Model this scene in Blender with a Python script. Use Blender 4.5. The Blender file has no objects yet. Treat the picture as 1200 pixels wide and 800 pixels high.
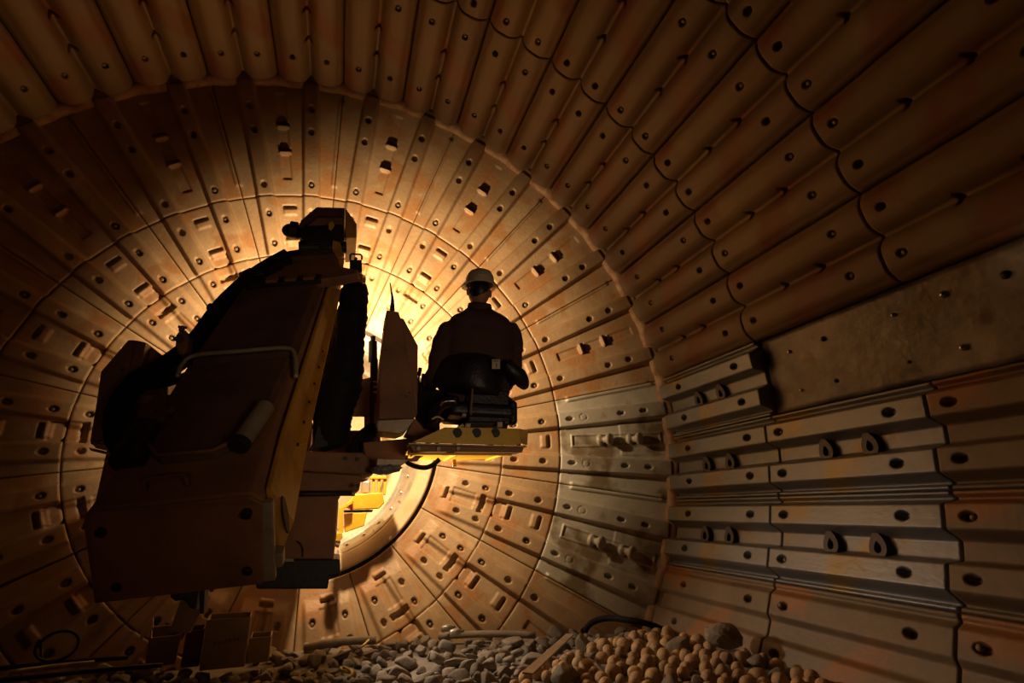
import bpy, bmesh, math, random
import numpy as np
from mathutils import Vector, Matrix, noise
random.seed(7)
C = bpy.context.scene.collection
PI = math.pi
# ---------------------------------------------------------------- mill geometry (metres; axis along +Y)
R = 5.0; Z4 = 6.84; TAN = 0.349; NRM = math.hypot(TAN, 1)
CAMX, CAMY = 0.489, -0.888
F, YAW, PITCH = 628.8, 0.2973, 0.3049
cyw, syw, cp, sp = math.cos(YAW), math.sin(YAW), math.cos(PITCH), math.sin(PITCH)
ROT = np.array([[cyw, 0, syw], [0, 1, 0], [-syw, 0, cyw]]) @ np.array([[1, 0, 0], [0, cp, sp], [0, -sp, cp]])
CAM = np.array([CAMX, CAMY, 0.0])
def ray(px, py):
    return ROT @ np.array([(px - 600) / F, -(py - 400) / F, 1.0])
def B(v):                      # (x right, y up, z along axis) -> blender
    return Vector((v[0], v[2], v[1]))
def PD(px, py, D): return B(CAM + ray(px, py) * D)           # by depth
def PZ(px, py, Z):                                            # on a cross-plane of the mill
    d = ray(px, py); return B(CAM + d * (Z / d[2]))
def PH(px, py, y):                                            # on a level plane
    d = ray(px, py); return B(CAM + d * ((y - CAMY) / d[1]))
def proj(v):                                                  # blender point -> pixel
    d = (np.array([v[0], v[2], v[1]]) - CAM) @ ROT
    if d[2] < 0.05: return None
    return 600 + F * d[0] / d[2], 400 - F * d[1] / d[2]
def TH(nom):                                                  # nominal angle -> angle of the liner pattern
    return math.radians(90 + (nom - 90) * (0.986 if nom < 90 else 1.0) + max(0, nom - 205) * .038)

# ---------------------------------------------------------------- materials
def nodes(m):
    m.use_nodes = True
    return m.node_tree.nodes, m.node_tree.links
def mat(name, c1, c2=None, c3=None, scale=4.0, rough=0.6, metal=0.0, bump=0.15, bscale=30, rvar=0.15, stretch=(1, 1, 1), rand=0.0, spec=0.5, fine=None):
    m = bpy.data.materials.new(name); N, L = nodes(m); b = N['Principled BSDF']
    tc = N.new('ShaderNodeTexCoord'); mp = N.new('ShaderNodeMapping'); L.new(tc.outputs['Object'], mp.inputs['Vector'])
    mp.inputs['Scale'].default_value = stretch
    oi = N.new('ShaderNodeObjectInfo')
    mu = N.new('ShaderNodeMath'); mu.operation = 'MULTIPLY'; mu.inputs[1].default_value = 37.0; L.new(oi.outputs['Random'], mu.inputs[0])
    n1 = N.new('ShaderNodeTexNoise'); n1.noise_dimensions = '4D'; n1.inputs['Scale'].default_value = scale; n1.inputs['Detail'].default_value = 6; n1.inputs['Roughness'].default_value = .62
    L.new(mp.outputs[0], n1.inputs['Vector']); L.new(mu.outputs[0], n1.inputs['W'])
    cr = N.new('ShaderNodeValToRGB'); e = cr.color_ramp.elements
    c2 = c2 or c1
    e[0].position = .34; e[0].color = (*c2, 1); e[1].position = .62; e[1].color = (*c1, 1)
    if c3: x = e.new(.74); x.color = (*c3, 1)
    L.new(n1.outputs['Fac'], cr.inputs[0]); col = cr.outputs[0]
    if rand:
        hs = N.new('ShaderNodeHueSaturation'); mr = N.new('ShaderNodeMapRange'); mr.inputs['To Min'].default_value = 1 - rand; mr.inputs['To Max'].default_value = 1 + rand
        L.new(oi.outputs['Random'], mr.inputs[0]); L.new(mr.outputs[0], hs.inputs['Value']); L.new(col, hs.inputs['Color']); col = hs.outputs[0]
    if fine:
        n3 = N.new('ShaderNodeTexNoise'); n3.inputs['Scale'].default_value = fine[1]; n3.inputs['Detail'].default_value = 4; L.new(tc.outputs['Object'], n3.inputs['Vector'])
        r3 = N.new('ShaderNodeValToRGB'); r3.color_ramp.elements[0].position = .52; r3.color_ramp.elements[1].position = .64
        L.new(n3.outputs['Fac'], r3.inputs[0]); mx = N.new('ShaderNodeMixRGB'); mx.inputs[2].default_value = (*fine[0], 1)
        L.new(r3.outputs[0], mx.inputs[0]); L.new(col, mx.inputs[1]); col = mx.outputs[0]
    L.new(col, b.inputs['Base Color'])
    n2 = N.new('ShaderNodeTexNoise'); n2.inputs['Scale'].default_value = bscale; n2.inputs['Detail'].default_value = 5; L.new(mp.outputs[0], n2.inputs['Vector'])
    bp = N.new('ShaderNodeBump'); bp.inputs['Strength'].default_value = bump; bp.inputs['Distance'].default_value = .02
    L.new(n2.outputs['Fac'], bp.inputs['Height']); L.new(bp.outputs[0], b.inputs['Normal'])
    mr2 = N.new('ShaderNodeMapRange'); mr2.inputs['To Min'].default_value = max(.05, rough - rvar); mr2.inputs['To Max'].default_value = min(1, rough + rvar)
    L.new(n1.outputs['Fac'], mr2.inputs[0]); L.new(mr2.outputs[0], b.inputs['Roughness'])
    b.inputs['Metallic'].default_value = metal; b.inputs['Specular IOR Level'].default_value = spec
    return m
M = {}
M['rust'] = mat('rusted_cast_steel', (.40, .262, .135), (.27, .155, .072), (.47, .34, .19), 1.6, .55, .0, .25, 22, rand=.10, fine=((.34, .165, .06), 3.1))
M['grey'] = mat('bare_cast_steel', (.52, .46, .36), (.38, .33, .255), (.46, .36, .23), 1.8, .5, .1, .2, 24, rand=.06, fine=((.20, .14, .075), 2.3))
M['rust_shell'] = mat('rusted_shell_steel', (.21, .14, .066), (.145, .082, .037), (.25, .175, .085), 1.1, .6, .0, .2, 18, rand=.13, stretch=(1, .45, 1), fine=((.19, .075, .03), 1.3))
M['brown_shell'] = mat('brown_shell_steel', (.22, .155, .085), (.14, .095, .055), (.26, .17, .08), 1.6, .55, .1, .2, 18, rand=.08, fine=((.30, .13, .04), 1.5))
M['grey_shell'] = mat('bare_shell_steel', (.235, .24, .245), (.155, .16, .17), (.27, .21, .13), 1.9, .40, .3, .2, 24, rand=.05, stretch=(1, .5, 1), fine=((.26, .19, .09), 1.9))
M['backing'] = mat('dirty_backing_steel', (.26, .225, .185), (.03, .02, .015), (.36, .31, .25), 1.2, .45, .2, .4, 9, fine=((.11, .07, .035), 3.5))
M['darkback'] = mat('dark_mill_steel', (.05, .03, .02), (.03, .018, .012), None, 3, .8)
M['filler'] = mat('rusty_filler_steel', (.38, .23, .11), (.27, .14, .06), None, 5, .6, fine=((.25, .10, .04), 6))
M['cream'] = mat('pale_throat_steel', (.52, .40, .24), (.42, .29, .15), (.56, .46, .32), 3, .5, .0, .15, 30)
M['silver'] = mat('worn_silver_steel', (.50, .46, .40), (.36, .31, .25), (.58, .55, .5), 4, .33, .5, .2, 20)
M['bolt'] = mat('bolt_steel', (.30, .22, .14), (.16, .10, .06), None, 20, .6, .2)
M['boltbright'] = mat('bright_bolt_steel', (.62, .6, .58), (.45, .43, .4), None, 20, .25, .8)
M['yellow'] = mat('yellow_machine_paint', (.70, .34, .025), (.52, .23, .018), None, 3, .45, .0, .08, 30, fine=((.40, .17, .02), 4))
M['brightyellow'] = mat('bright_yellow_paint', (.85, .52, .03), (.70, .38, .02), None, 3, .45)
M['duststeel'] = mat('dusty_brown_paint', (.34, .15, .06), (.20, .085, .035), None, 3, .65, .0, .2, 20)
M['dusttop'] = mat('grimy_deck_paint', (.16, .07, .035), (.07, .03, .018), None, 3, .8, .0, .3, 20)
M['dark'] = mat('black_grease_steel', (.03, .022, .018), (.012, .010, .009), None, 6, .55)
M['rubber'] = mat('black_rubber', (.014, .012, .011), (.008, .007, .007), None, 9, .75, 0, .15, 60, spec=.25)
M['pale'] = mat('pale_worn_steel', (.45, .36, .25), (.33, .24, .15), None, 8, .45, .3)
M['jacket'] = mat('dark_work_cloth', (.085, .036, .028), (.055, .025, .02), None, 10, .9, 0, .4, 60)
M['trouser'] = mat('dark_trouser_cloth', (.04, .025, .022), (.025, .016, .015), None, 10, .92, 0, .4, 60)
M['skin'] = mat('skin', (.42, .20, .12), (.36, .16, .09), None, 20, .6, 0, .05)
M['hat'] = mat('dusty_cream_plastic', (.60, .50, .31), (.45, .36, .21), None, 9, .5, 0, .05)
M['black'] = mat('black_vinyl', (.014, .012, .012), (.009, .008, .008), None, 8, .45, 0, .2, 50)
M['label'] = mat('worn_paper_label', (.55, .46, .30), (.45, .36, .22), None, 30, .6)
M['card'] = mat('cardboard', (.36, .24, .12), (.28, .18, .09), None, 8, .85)
M['cardred'] = mat('dark_red_board', (.17, .06, .045), (.12, .04, .035), None, 8, .85)
M['rock'] = mat('grey_rock', (.30, .25, .185), (.19, .15, .105), (.36, .32, .26), 5, .8, 0, .5, 18, rand=.28)
M['ball'] = mat('tan_stone_ball', (.56, .37, .18), (.36, .22, .10), (.60, .44, .26), 6, .6, .1, .35, 25, rand=.22)
M['ground'] = mat('mill_mud', (.24, .20, .155), (.15, .12, .09), None, 5, .9, 0, .8, 12)
M['strap'] = mat('yellow_strap', (.60, .42, .05), (.42, .28, .04), None, 15, .7)
M['plastic'] = mat('grey_plastic_sheet', (.30, .29, .28), (.12, .11, .11), (.5, .5, .5), 12, .25, 0, .8, 10)
M['red'] = mat('red_paint', (.60, .05, .04), (.5, .04, .03), None, 8, .5)
M['wood'] = mat('weathered_plank', (.34, .25, .15), (.22, .15, .09), None, 5, .8, 0, .3, 30)

# ---------------------------------------------------------------- object helpers
def tag(o, label=None, cat=None, group=None, kind=None):
    if label: o['label'] = label
    if cat: o['category'] = cat
    if group: o['group'] = group
    if kind: o['kind'] = kind
    return o
def empty(name, loc, label, cat, group=None):
    o = bpy.data.objects.new(name, None); C.objects.link(o); o.location = loc; o.empty_display_size = .1
    return tag(o, label, cat, group)
def link(name, me, parent=None, loc=None, rot=None, m=None):
    o = bpy.data.objects.new(name, me); C.objects.link(o)
    if m is not None and not me.materials: me.materials.append(m)
    if loc is not None: o.location = loc
    if rot is not None: o.rotation_euler = rot
    if parent is not None: o.parent = parent
    return o
def world_parent(o, p):                 # parent keeping world placement (parents here are never rotated)
    o.parent = p
    q = p; off = Vector((0, 0, 0))
    while q is not None: off += q.location; q = q.parent
    o.location = Vector(o.location) - off
def finish(bm, name, m, parent=None, smooth=False, bevel=0.0, seg=2):
    bmesh.ops.recalc_face_normals(bm, faces=bm.faces[:])
    c = Vector((0, 0, 0))
    for v in bm.verts: c += v.co
    c /= max(1, len(bm.verts))
    for v in bm.verts: v.co -= c
    me = bpy.data.meshes.new(name); bm.to_mesh(me); bm.free(); me.materials.append(m)
    if smooth: me.shade_smooth()
    o = link(name, me, None, c)
    if bevel:
        b = o.modifiers.new('bevel', 'BEVEL'); b.width = bevel; b.segments = seg; b.limit_method = 'ANGLE'; b.angle_limit = .6
    if parent is not None: world_parent(o, parent)
    return o
def bm_hull(bm, a, b):                   # two matching loops -> closed prism
    va = [bm.verts.new(p) for p in a]; vb = [bm.verts.new(p) for p in b]; n = len(a)
    bm.faces.new(va); bm.faces.new(vb[::-1])
    for i in range(n): bm.faces.new((va[i], vb[i], vb[(i + 1) % n], va[(i + 1) % n]))
def prism(name, pts, off, m, parent=None, bevel=.006, off_scale=1.0, bm=None):
    """closed solid: polygon pts (world) extruded by vector off"""
    own = bm is None
    if own: bm = bmesh.new()
    off = Vector(off)
    c = sum((Vector(p) for p in pts), Vector()) / len(pts)
    bm_hull(bm, [Vector(p) for p in pts], [c + (Vector(p) - c) * off_scale + off for p in pts])
    if own: return finish(bm, name, m, parent, bevel=bevel)
def PP(px, Z, T, name=None, m=None, parent=None, bevel=.006, sc=1.0, bm=None):
    """polygon seen at pixels px on cross-plane Z, thickness T away from the viewer"""
    return prism(name, [PZ(x, y, Z) for x, y in px], (0, T, 0), m, parent, bevel, sc, bm)
def box_bm(bm, c, s, mtx=None):
    r = bmesh.ops.create_cube(bm, size=1.0)
    for v in r['verts']:
        p = Vector((v.co.x * s[0], v.co.y * s[1], v.co.z * s[2]))
        if mtx is not None: p = mtx @ p
        v.co = p + Vector(c)
def box(name, c, s, m, parent=None, mtx=None, bevel=.006):
    bm = bmesh.new(); box_bm(bm, c, s, mtx); return finish(bm, name, m, parent, bevel=bevel)
def tube_bm(bm, pts, rad, n=12, caps=True):
    pts = [Vector(p) for p in pts]; k = len(pts)
    rads = rad if isinstance(rad, (list, tuple)) else [rad] * k
    rings = []; prev = None
    for i, p in enumerate(pts):
        t = (pts[min(i + 1, k - 1)] - pts[max(i - 1, 0)]).normalized()
        if prev is None: u = t.orthogonal().normalized()
        else:
            u = prev - t * prev.dot(t)
            u = u.normalized() if u.length > 1e-5 else t.orthogonal().normalized()
        prev = u; w = t.cross(u)
        rings.append([bm.verts.new(p + (u * math.cos(2 * PI * j / n) + w * math.sin(2 * PI * j / n)) * rads[i]) for j in range(n)])
    for a, b in zip(rings, rings[1:]):
        for j in range(n): bm.faces.new((a[j], a[(j + 1) % n], b[(j + 1) % n], b[j]))
    if caps: bm.faces.new(rings[0][::-1]); bm.faces.new(rings[-1])
def smooth_path(pts, sub=6):
    pts = [Vector(p) for p in pts]; out = []
    P = [pts[0]] + pts + [pts[-1]]
    for i in range(1, len(P) - 2):
        a, b, c, d = P[i - 1:i + 3]
        for s in range(sub):
            t = s / sub
            out.append(.5 * ((2 * b) + (c - a) * t + (2 * a - 5 * b + 4 * c - d) * t * t + (3 * b - a - 3 * c + d) * t ** 3))
    out.append(pts[-1]); return out
def tube(name, pts, rad, m, parent=None, n=12, smooth=True, sub=0, bevel=0):
    if sub:
        k = len(pts); pts = smooth_path(pts, sub)
        if isinstance(rad, (list, tuple)):
            out = []
            for i in range(len(pts)):
                t = i / sub; a = min(int(t), k - 1); b = min(a + 1, k - 1); out.append(rad[a] * (1 - (t - a)) + rad[b] * (t - a))
            rad = out
    bm = bmesh.new(); tube_bm(bm, pts, rad, n); return finish(bm, name, m, parent, smooth=smooth, bevel=bevel)
def cyl(name, a, b, r, m, parent=None, n=24, bevel=.004):
    bm = bmesh.new(); tube_bm(bm, [a, b], r, n); return finish(bm, name, m, parent, bevel=bevel)

# ---------------------------------------------------------------- liner plates: fine relief grids
def sst(x, a, b):
    t = np.clip((x - a) / (b - a), 0, 1); return t * t * (3 - 2 * t)
def grid_mesh(name, X, depth_dir, depth, m):
    """X: (nu,nv,3) front surface; a skirt and a back sheet close it"""
    nu, nv, _ = X.shape
    back = X[:, :, :].copy()
    edge = [(i, 0) for i in range(nu)] + [(nu - 1, j) for j in range(1, nv)] + [(i, nv - 1) for i in range(nu - 2, -1, -1)] + [(0, j) for j in range(nv - 2, 0, -1)]
    E = np.array([depth_dir(i, j) for i, j in edge])
    V = np.concatenate([X.reshape(-1, 3), E]); base = nu * nv
    idx = np.arange(nu * nv).reshape(nu, nv)
    q = np.stack([idx[:-1, :-1], idx[1:, :-1], idx[1:, 1:], idx[:-1, 1:]], -1).reshape(-1, 4)
    ei = np.array([idx[i, j] for i, j in edge]); n = len(edge); k = np.arange(n); k2 = (k + 1) % n
    q2 = np.stack([ei[k2], ei[k], base + k, base + k2], -1)
    Q = np.concatenate([q, q2]).astype(np.int32)
    me = bpy.data.meshes.new(name)
    me.vertices.add(len(V)); me.vertices.foreach_set('co', V.astype(np.float32).ravel())
    me.loops.add(Q.size); me.loops.foreach_set('vertex_index', Q.ravel())
    me.polygons.add(len(Q)); me.polygons.foreach_set('loop_start', np.arange(0, Q.size, 4, dtype=np.int32))
    me.polygons.foreach_set('use_smooth', np.ones(len(Q), bool))
    me.materials.append(m); me.update(calc_edges=True); me.validate()
    return me
def head_mesh(name, r0, r1, half, hf, m, step=.012):
    nu = int((r1 - r0) / step) + 1; nv = int(math.radians(2 * half) * (r0 + r1) / 2 / step) + 1
    r = np.linspace(r0, r1, nu)[:, None] + np.zeros((1, nv)); a = np.linspace(-half, half, nv)[None, :] + np.zeros((nu, 1))
    # constant seam gap: narrow the plate by 8 mm at each side
    a = a * (1 - np.degrees(.004 / r) / half)
    h = hf(r, a)
    er = np.minimum(np.minimum(r - r0, r1 - r), (half - np.abs(a)) * PI / 180 * r)
    h = h - .014 * (1 - sst(er, 0, .016))
    rc = (r0 + r1) / 2; zc = Z4 + (R - rc) * TAN
    def pos(r, a, h):
        rr = r - h * TAN / NRM; z = Z4 + (R - r) * TAN - h / NRM; t = np.radians(a)
        return np.stack([rr * np.cos(t) - rc, z - zc, rr * np.sin(t)], -1)
    X = pos(r, a, h)
    return grid_mesh(name, X, lambda i, j: pos(r[i, j], a[i, j], -.09), 0, m), rc, zc
def shell_mesh(name, z0, z1, half, hf, m, step=.012):
    nu = int((z1 - z0) / step) + 1; nv = int(math.radians(2 * half) * R / step) + 1
    z = np.linspace(z0 + .006, z1 - .006, nu)[:, None] + np.zeros((1, nv)); a = np.linspace(-half, half, nv)[None, :] + np.zeros((nu, 1))
    a = a * (1 - math.degrees(.006 / R) / half)
    h = hf(z, a)
    er = np.minimum(np.minimum(z - z0, z1 - z), (half - np.abs(a)) * PI / 180 * R + .006)
    h = h - .014 * (1 - sst(er, .003, .018))
    zc = (z0 + z1) / 2
    def pos(z, a, h):
        rr = R - h; t = np.radians(a); return np.stack([rr * np.cos(t) - R, z - zc, rr * np.sin(t)], -1)
    X = pos(z, a, h)
    return grid_mesh(name, X, lambda i, j: pos(z[i, j], a[i, j], -.07), 0, m), R, zc
def well(du, dv, su, sv, depth, soft=.012):
    d = np.sqrt((du / su) ** 2 + (dv / sv) ** 2); s = min(su, sv)
    return -depth * (1 - sst(d, 1 - soft / s * .5, 1 + soft / s * .5))
def rect(du, dv, hu, hv, soft):
    return (1 - sst(np.abs(du), hu - soft, hu)) * (1 - sst(np.abs(dv), hv - soft, hv))
def ribs(r, a, h, top=.082, foot=.135):
    u = (np.abs(a) - 5) * PI / 180 * r
    return h * (1 - sst(np.abs(u), top, foot))
def lips(r, a, r0, r1, h=.022, w=.055):
    u = (10 - np.abs(a)) * PI / 180 * r
    return h * (1 - sst(u, w - .02, w)) * sst(r, r0, r0 + .05) * (1 - sst(r, r1 - .05, r1))
def uw(r, a, a0): return (a - a0) * PI / 180 * r
def outer_rust(r, a):
    k = .075 + .03 * sst(r, 3.5, 4.6)
    h = ribs(r, a, k) + lips(r, a, 3.62, 4.85)
    u = uw(r, a, 0)
    h -= .022 * rect(u, r - 3.86, .07, .17, .02) + .022 * rect(u, r - 4.24, .07, .13, .02) + .016 * rect(u, r - 4.66, .07, .18, .02)
    for rc in (4.05, 4.39):
        h += .055 * rect(u, r - rc, .085, .02, .014) - .05 * rect(u, r - rc - .045, .085, .022, .014)
    for s in (-5, 5):
        for rc in (4.63, 4.33, 3.63): h += well(r - rc, uw(r, a, s), .042, .036, .06)
    return h
def outer_grey(r, a):
    k = .07 + .03 * sst(r, 3.5, 4.6)
    h = ribs(r, a, k, .10, .13) + lips(r, a, 3.62, 4.9, .03, .07)
    u = uw(r, a, 0)
    h += .018 * (rect(u, r - 4.25, .10, .62, .012) - rect(u, r - 4.25, .075, .595, .012)) + .012 * rect(u, r - 4.9, .24, .6, .02) 
    for s in (-5, 5):
        us = uw(r, a, s)
        for rc in (4.66, 4.35, 3.64): h += well(r - rc, us, .046, .028, .07)
        d = np.sqrt((r - 3.83) ** 2 + us ** 2); h -= .012 * ((d < .055) & (d > .043))
    return h
def mid_ring(r, a):
    h = ribs(r, a, .065 + .012 * sst(r, 2.8, 3.4)); u = uw(r, a, 0)
    for rc, d in ((3.33, .055), (2.92, .07)):
        h -= d * rect(u, r - rc, .095, .028, .018)
        h += .025 * rect(u, r - rc + .07, .10, .055, .03)
    h -= .03 * rect(u, r - 2.72, .13, .14, .02)
    for s in (-5, 5):
        for rc in (3.25, 2.855): h += well(r - rc, uw(r, a, s), .044, .034, .06)
    return h
def inner_ring(r, a):
    h = .042 * (1 - sst(np.abs((np.abs(a) - 4.2) * PI / 180 * r), .10, .16)) * sst(r, 1.95, 2.15); u = uw(r, a, 0)
    h -= .05 * rect(u, r - 2.03, .085, .026, .014) - .025 * rect(u, r - 1.985, .085, .03, .014)
    h -= .018 * (rect(u, r - 2.27, .115, .17, .02))
    h -= .07 * rect(u, r - 2.53, .13, .04, .02) * 1.0
    h -= .03 * rect(u, r - 2.62, .13, .08, .02)
    h += .008 * (1 - sst(r, 1.8, 1.86))
    for s in (-5, 5):
        for rc in (2.53, 2.25): h += well(r - rc, uw(r, a, s), .042, .032, .06)
    return h
def shell_h(holes, hooks, grey, worn=1.0):
    def f(z, a):
        us = (np.abs(a) - 2.5) * PI / 180 * R; top, foot = (.085, .155) if grey else (.115, .19)
        h = .155 * (1 - sst(np.abs(us), top, foot)) if grey else .135 * (1 - np.clip(np.abs(us) / .205, 0, 1) ** 3.2)
        ue = (5 - np.abs(a)) * PI / 180 * R
        h += (.05 if grey else .018) * (1 - sst(ue, .035, .06))
        h = h * worn + .05 * (1 - worn)
        for s in (-2.5, 2.5):
            for zc in holes: h += well(z - zc, uw(R, a, s), .052 if grey else .036, .032 if grey else .03, .07)
        if not grey:
            for zc in hooks:
                h -= .075 * rect(uw(R, a, 0), z - zc - .3 * np.abs(uw(R, a, 0)), .055, .024, .014)
        return h
    return f
# little hardware meshes, shared
def pear_mesh(m):
    """teardrop lifting lug with an eye, standing proud of the plate; local +X points out of the wall towards the mill axis"""
    bm = bmesh.new(); n = 36; prof = []
    for i in range(n):
        t = 2 * PI * i / n
        y = .062 * math.sin(t) * (math.sin(t / 2)) ** .9; x = .085 * math.cos(t)
        prof.append((y, x))
    outer0 = [bm.verts.new((0, p[0] * 1.12, p[1] * 1.12)) for p in prof]
    outer1 = [bm.verts.new((-.05, p[0], p[1])) for p in prof]
    cx = -.028
    inner1 = [bm.verts.new((-.05, p[0] * .42, cx + (p[1] - cx) * .42)) for p in prof]
    inner0 = [bm.verts.new((-.012, p[0] * .34, cx + (p[1] - cx) * .34)) for p in prof]
    for A, Bq in ((outer0, outer1), (outer1, inner1), (inner1, inner0)):
        for i in range(n): bm.faces.new((A[i], A[(i + 1) % n], Bq[(i + 1) % n], Bq[i]))
    bm.faces.new(inner0)
    bmesh.ops.recalc_face_normals(bm, faces=bm.faces[:])
    me = bpy.data.meshes.new('lifting_lug'); bm.to_mesh(me); bm.free(); me.materials.append(m); return me
def bolt_mesh(m, r=.024, h=.02):
    bm = bmesh.new(); bmesh.ops.create_uvsphere(bm, u_segments=12, v_segments=8, radius=r)
    for v in bm.verts: v.co.z *= h / r
    me = bpy.data.meshes.new('bolt'); bm.to_mesh(me); bm.free(); me.materials.append(m); me.shade_smooth(); return me
def knob_mesh(m):
    """stubby mushroom boss: axis local +Z, leans out of the plate"""
    bm = bmesh.new(); prof = [(.0, 0), (.05, 0), (.052, .03), (.046, .045), (.03, .052), (.03, .10), (.05, .115), (.058, .13), (.05, .155), (.025, .165), (.0, .167)]
    n = 24; rings = []
    for r_, z_ in prof:
        rings.append([bm.verts.new((max(r_, .001) * math.cos(2 * PI * j / n), max(r_, .001) * math.sin(2 * PI * j / n), z_)) for j in range(n)])
    for a, b in zip(rings, rings[1:]):
        for j in range(n): bm.faces.new((a[j], a[(j + 1) % n], b[(j + 1) % n], b[j]))
    bm.faces.new(rings[0][::-1]); bm.faces.new(rings[-1])
    me = bpy.data.meshes.new('lifting_boss'); bm.to_mesh(me); bm.free(); me.materials.append(m); me.shade_smooth(); return me
BOLT = bolt_mesh(M['bolt']); BOLTB = bolt_mesh(M['boltbright'], .03, .026); LUG = pear_mesh(mat('dark_lug_steel', (.075, .06, .05), (.04, .03, .025), None, 8, .5, .2)); KNOB = knob_mesh(M['grey'])
def oword(n): return ['next', 'first', 'second', 'third', 'fourth', 'fifth', 'sixth', 'seventh', 'eighth', 'ninth', 'tenth', 'eleventh', 'twelfth', 'thirteenth', 'fourteenth', 'fifteenth', 'sixteenth', 'seventeenth', 'eighteenth'][n]

RR = {'outer': (3.484, 4.97), 'middle': (2.694, 3.476), 'inner': (1.80, 2.686)}
FN = {'outer': outer_rust, 'middle': mid_ring, 'inner': inner_ring, 'grey': outer_grey}
CACHE = {}
HB = {'outer': (4.63, 4.33, 3.63), 'middle': (3.25, 2.855), 'inner': (2.53, 2.25), 'grey': ()}
def head_plate(ring, nom, label, group, grey=False):
    side = 0 if nom < 90 else (1 if nom < 205 else 2); half = (9.86, 10.0, 10.37)[side]
    key = ('grey' if grey else ring, side)
    if key not in CACHE:
        CACHE[key] = head_mesh('liner_plate', *RR[ring], half, FN['grey' if grey else ring], M['grey' if grey else 'rust'])
    me, rc, zc = CACHE[key]; th = TH(nom)
    o = link('end_wall_liner_plate', me, None, (rc * math.cos(th), zc, rc * math.sin(th)), (0, -th, 0))
    tag(o, label, 'liner plate', group)
    rnd = random.Random(int(nom) * 7 + len(ring))
    k = {'outer': .098, 'middle': .07, 'inner': .04}[ring]
    tilt = math.atan(TAN)
    for s in (-1, 1):
        for r_ in HB['grey' if grey else ring]:
            if rnd.random() < .62:
                t = math.radians(5 * s); hh = k - .05
                rr = r_ - hh * TAN / NRM; z = Z4 + (R - r_) * TAN - hh / NRM
                b = link('bolt', BOLT, o, (rr * math.cos(t) - rc, z - zc, rr * math.sin(t)), (PI / 2, 0, rnd.random() * 3))
                b.scale = (1.2, 1.2, 1.2)
    if grey:
        for r_ in (4.02, 4.42):
            hh = -.01; rr = r_ - hh * TAN / NRM; z = Z4 + (R - r_) * TAN - hh / NRM
            # leans out of the plate and towards the rim of the wall
            link('lifting_boss', KNOB, o, (rr - rc, z - zc, 0)).rotation_euler = Vector((.55, -.83, 0)).to_track_quat('Z', 'Y').to_euler()
            o.children[-1].scale = (1.6, 1.6, 1.3)
    return o
G_HEAD = 'rust-brown liner plates of the end wall'
seq = [0, -20] + [20 + 20 * i for i in range(12)]
for nom in (0, -20):
    head_plate('outer', nom, ('bare grey plate in the outer ring of the end wall, upper of the two' if nom == 0 else
               'bare grey plate in the outer ring of the end wall, lower of the two'), 'bare grey liner plates of the end wall', True)
head_plate('outer', -40, 'rust-brown outer ring liner plate half buried in rubble below the two grey plates', G_HEAD)
for i, nom in enumerate(range(20, 241, 20)):
    head_plate('outer', nom, f'rust-brown end-wall plate, outer ring, {oword(i + 1)} counterclockwise from the grey plates', G_HEAD)
for ring in ('middle', 'inner'):
    rng = range(-80, 261, 20) if ring == 'inner' else range(-60, 241, 20)
    for nom in rng:
        if nom == 0: lb = f'rust-brown end-wall plate, {ring} ring, in line with the upper grey plate'
        elif nom < 0: lb = f'rust-brown end-wall plate, {ring} ring, {oword(-nom // 20)} clockwise from the upper grey plate'
        else: lb = f'rust-brown end-wall plate, {ring} ring, {oword(nom // 20)} counterclockwise from the upper grey plate'
        head_plate(ring, nom, lb, G_HEAD)

# ---- cylindrical shell rows
ZR = {'A': (4.80, 6.70), 'B': (3.05, 4.80), 'C': (1.30, 3.05), 'D': (-.45, 1.30)}
HOLES = {'A': (5.10, 6.24), 'B': (4.62, 3.37), 'C': (2.88, 1.63), 'D': (1.13, -.12)}
HOOKS = {'A': (5.55, 6.0), 'B': (4.15, 3.68), 'C': (2.4, 1.93), 'D': (.65, .2)}
COLN = {'A': 'touching the end wall', 'B': 'second from the end wall', 'C': 'third from the end wall', 'D': 'fourth from the end wall'}
def in_view(zr, nom, margin=140):
    for z in np.linspace(ZR[zr][0], ZR[zr][1], 7):
        for d in (-4, 0, 4):
            t = TH(nom + d); p = proj((R * math.cos(t), z, R * math.sin(t)))
            if p and -margin < p[0] < 1200 + margin and -margin < p[1] < 800 + margin: return True
    return False
def shell_plate(zr, nom, label, group, kind):
    side = nom < 90; half = 4.93 if side else 5.0
    key = (zr, kind, side)
    if key not in CACHE:
        grey = kind in ('grey', 'brown', 'worn')
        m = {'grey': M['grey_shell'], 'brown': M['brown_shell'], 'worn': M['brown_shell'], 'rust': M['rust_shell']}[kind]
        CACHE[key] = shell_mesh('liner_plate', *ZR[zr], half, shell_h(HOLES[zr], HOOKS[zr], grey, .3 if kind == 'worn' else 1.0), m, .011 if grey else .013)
    me, rc, zc = CACHE[key]; th = TH(nom)
    o = link('shell_liner_plate', me, None, (rc * math.cos(th), zc, rc * math.sin(th)), (0, -th, 0))
    tag(o, label, 'liner plate', group)
    if kind == 'grey':
        for z in HOOKS[zr]: link('lifting_lug', LUG, o, (.004, z - zc, 0)).scale = (1.3, 1.65, 1.4)
        for lug in o.children: lug.rotation_euler = (-.22, 0, 0)
    rnd = random.Random(int(nom * 3) + ord(zr))
    for s in (-1, 1):
        for z in HOLES[zr]:
            if rnd.random() < (.55 if kind == 'rust' else .2):
                t = math.radians(2.5 * s)
                b = link('bolt', BOLT, o, ((R - .105) * math.cos(t) - R, z - zc, (R - .105) * math.sin(t)), (0, PI / 2, 0))
    return o
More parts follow.
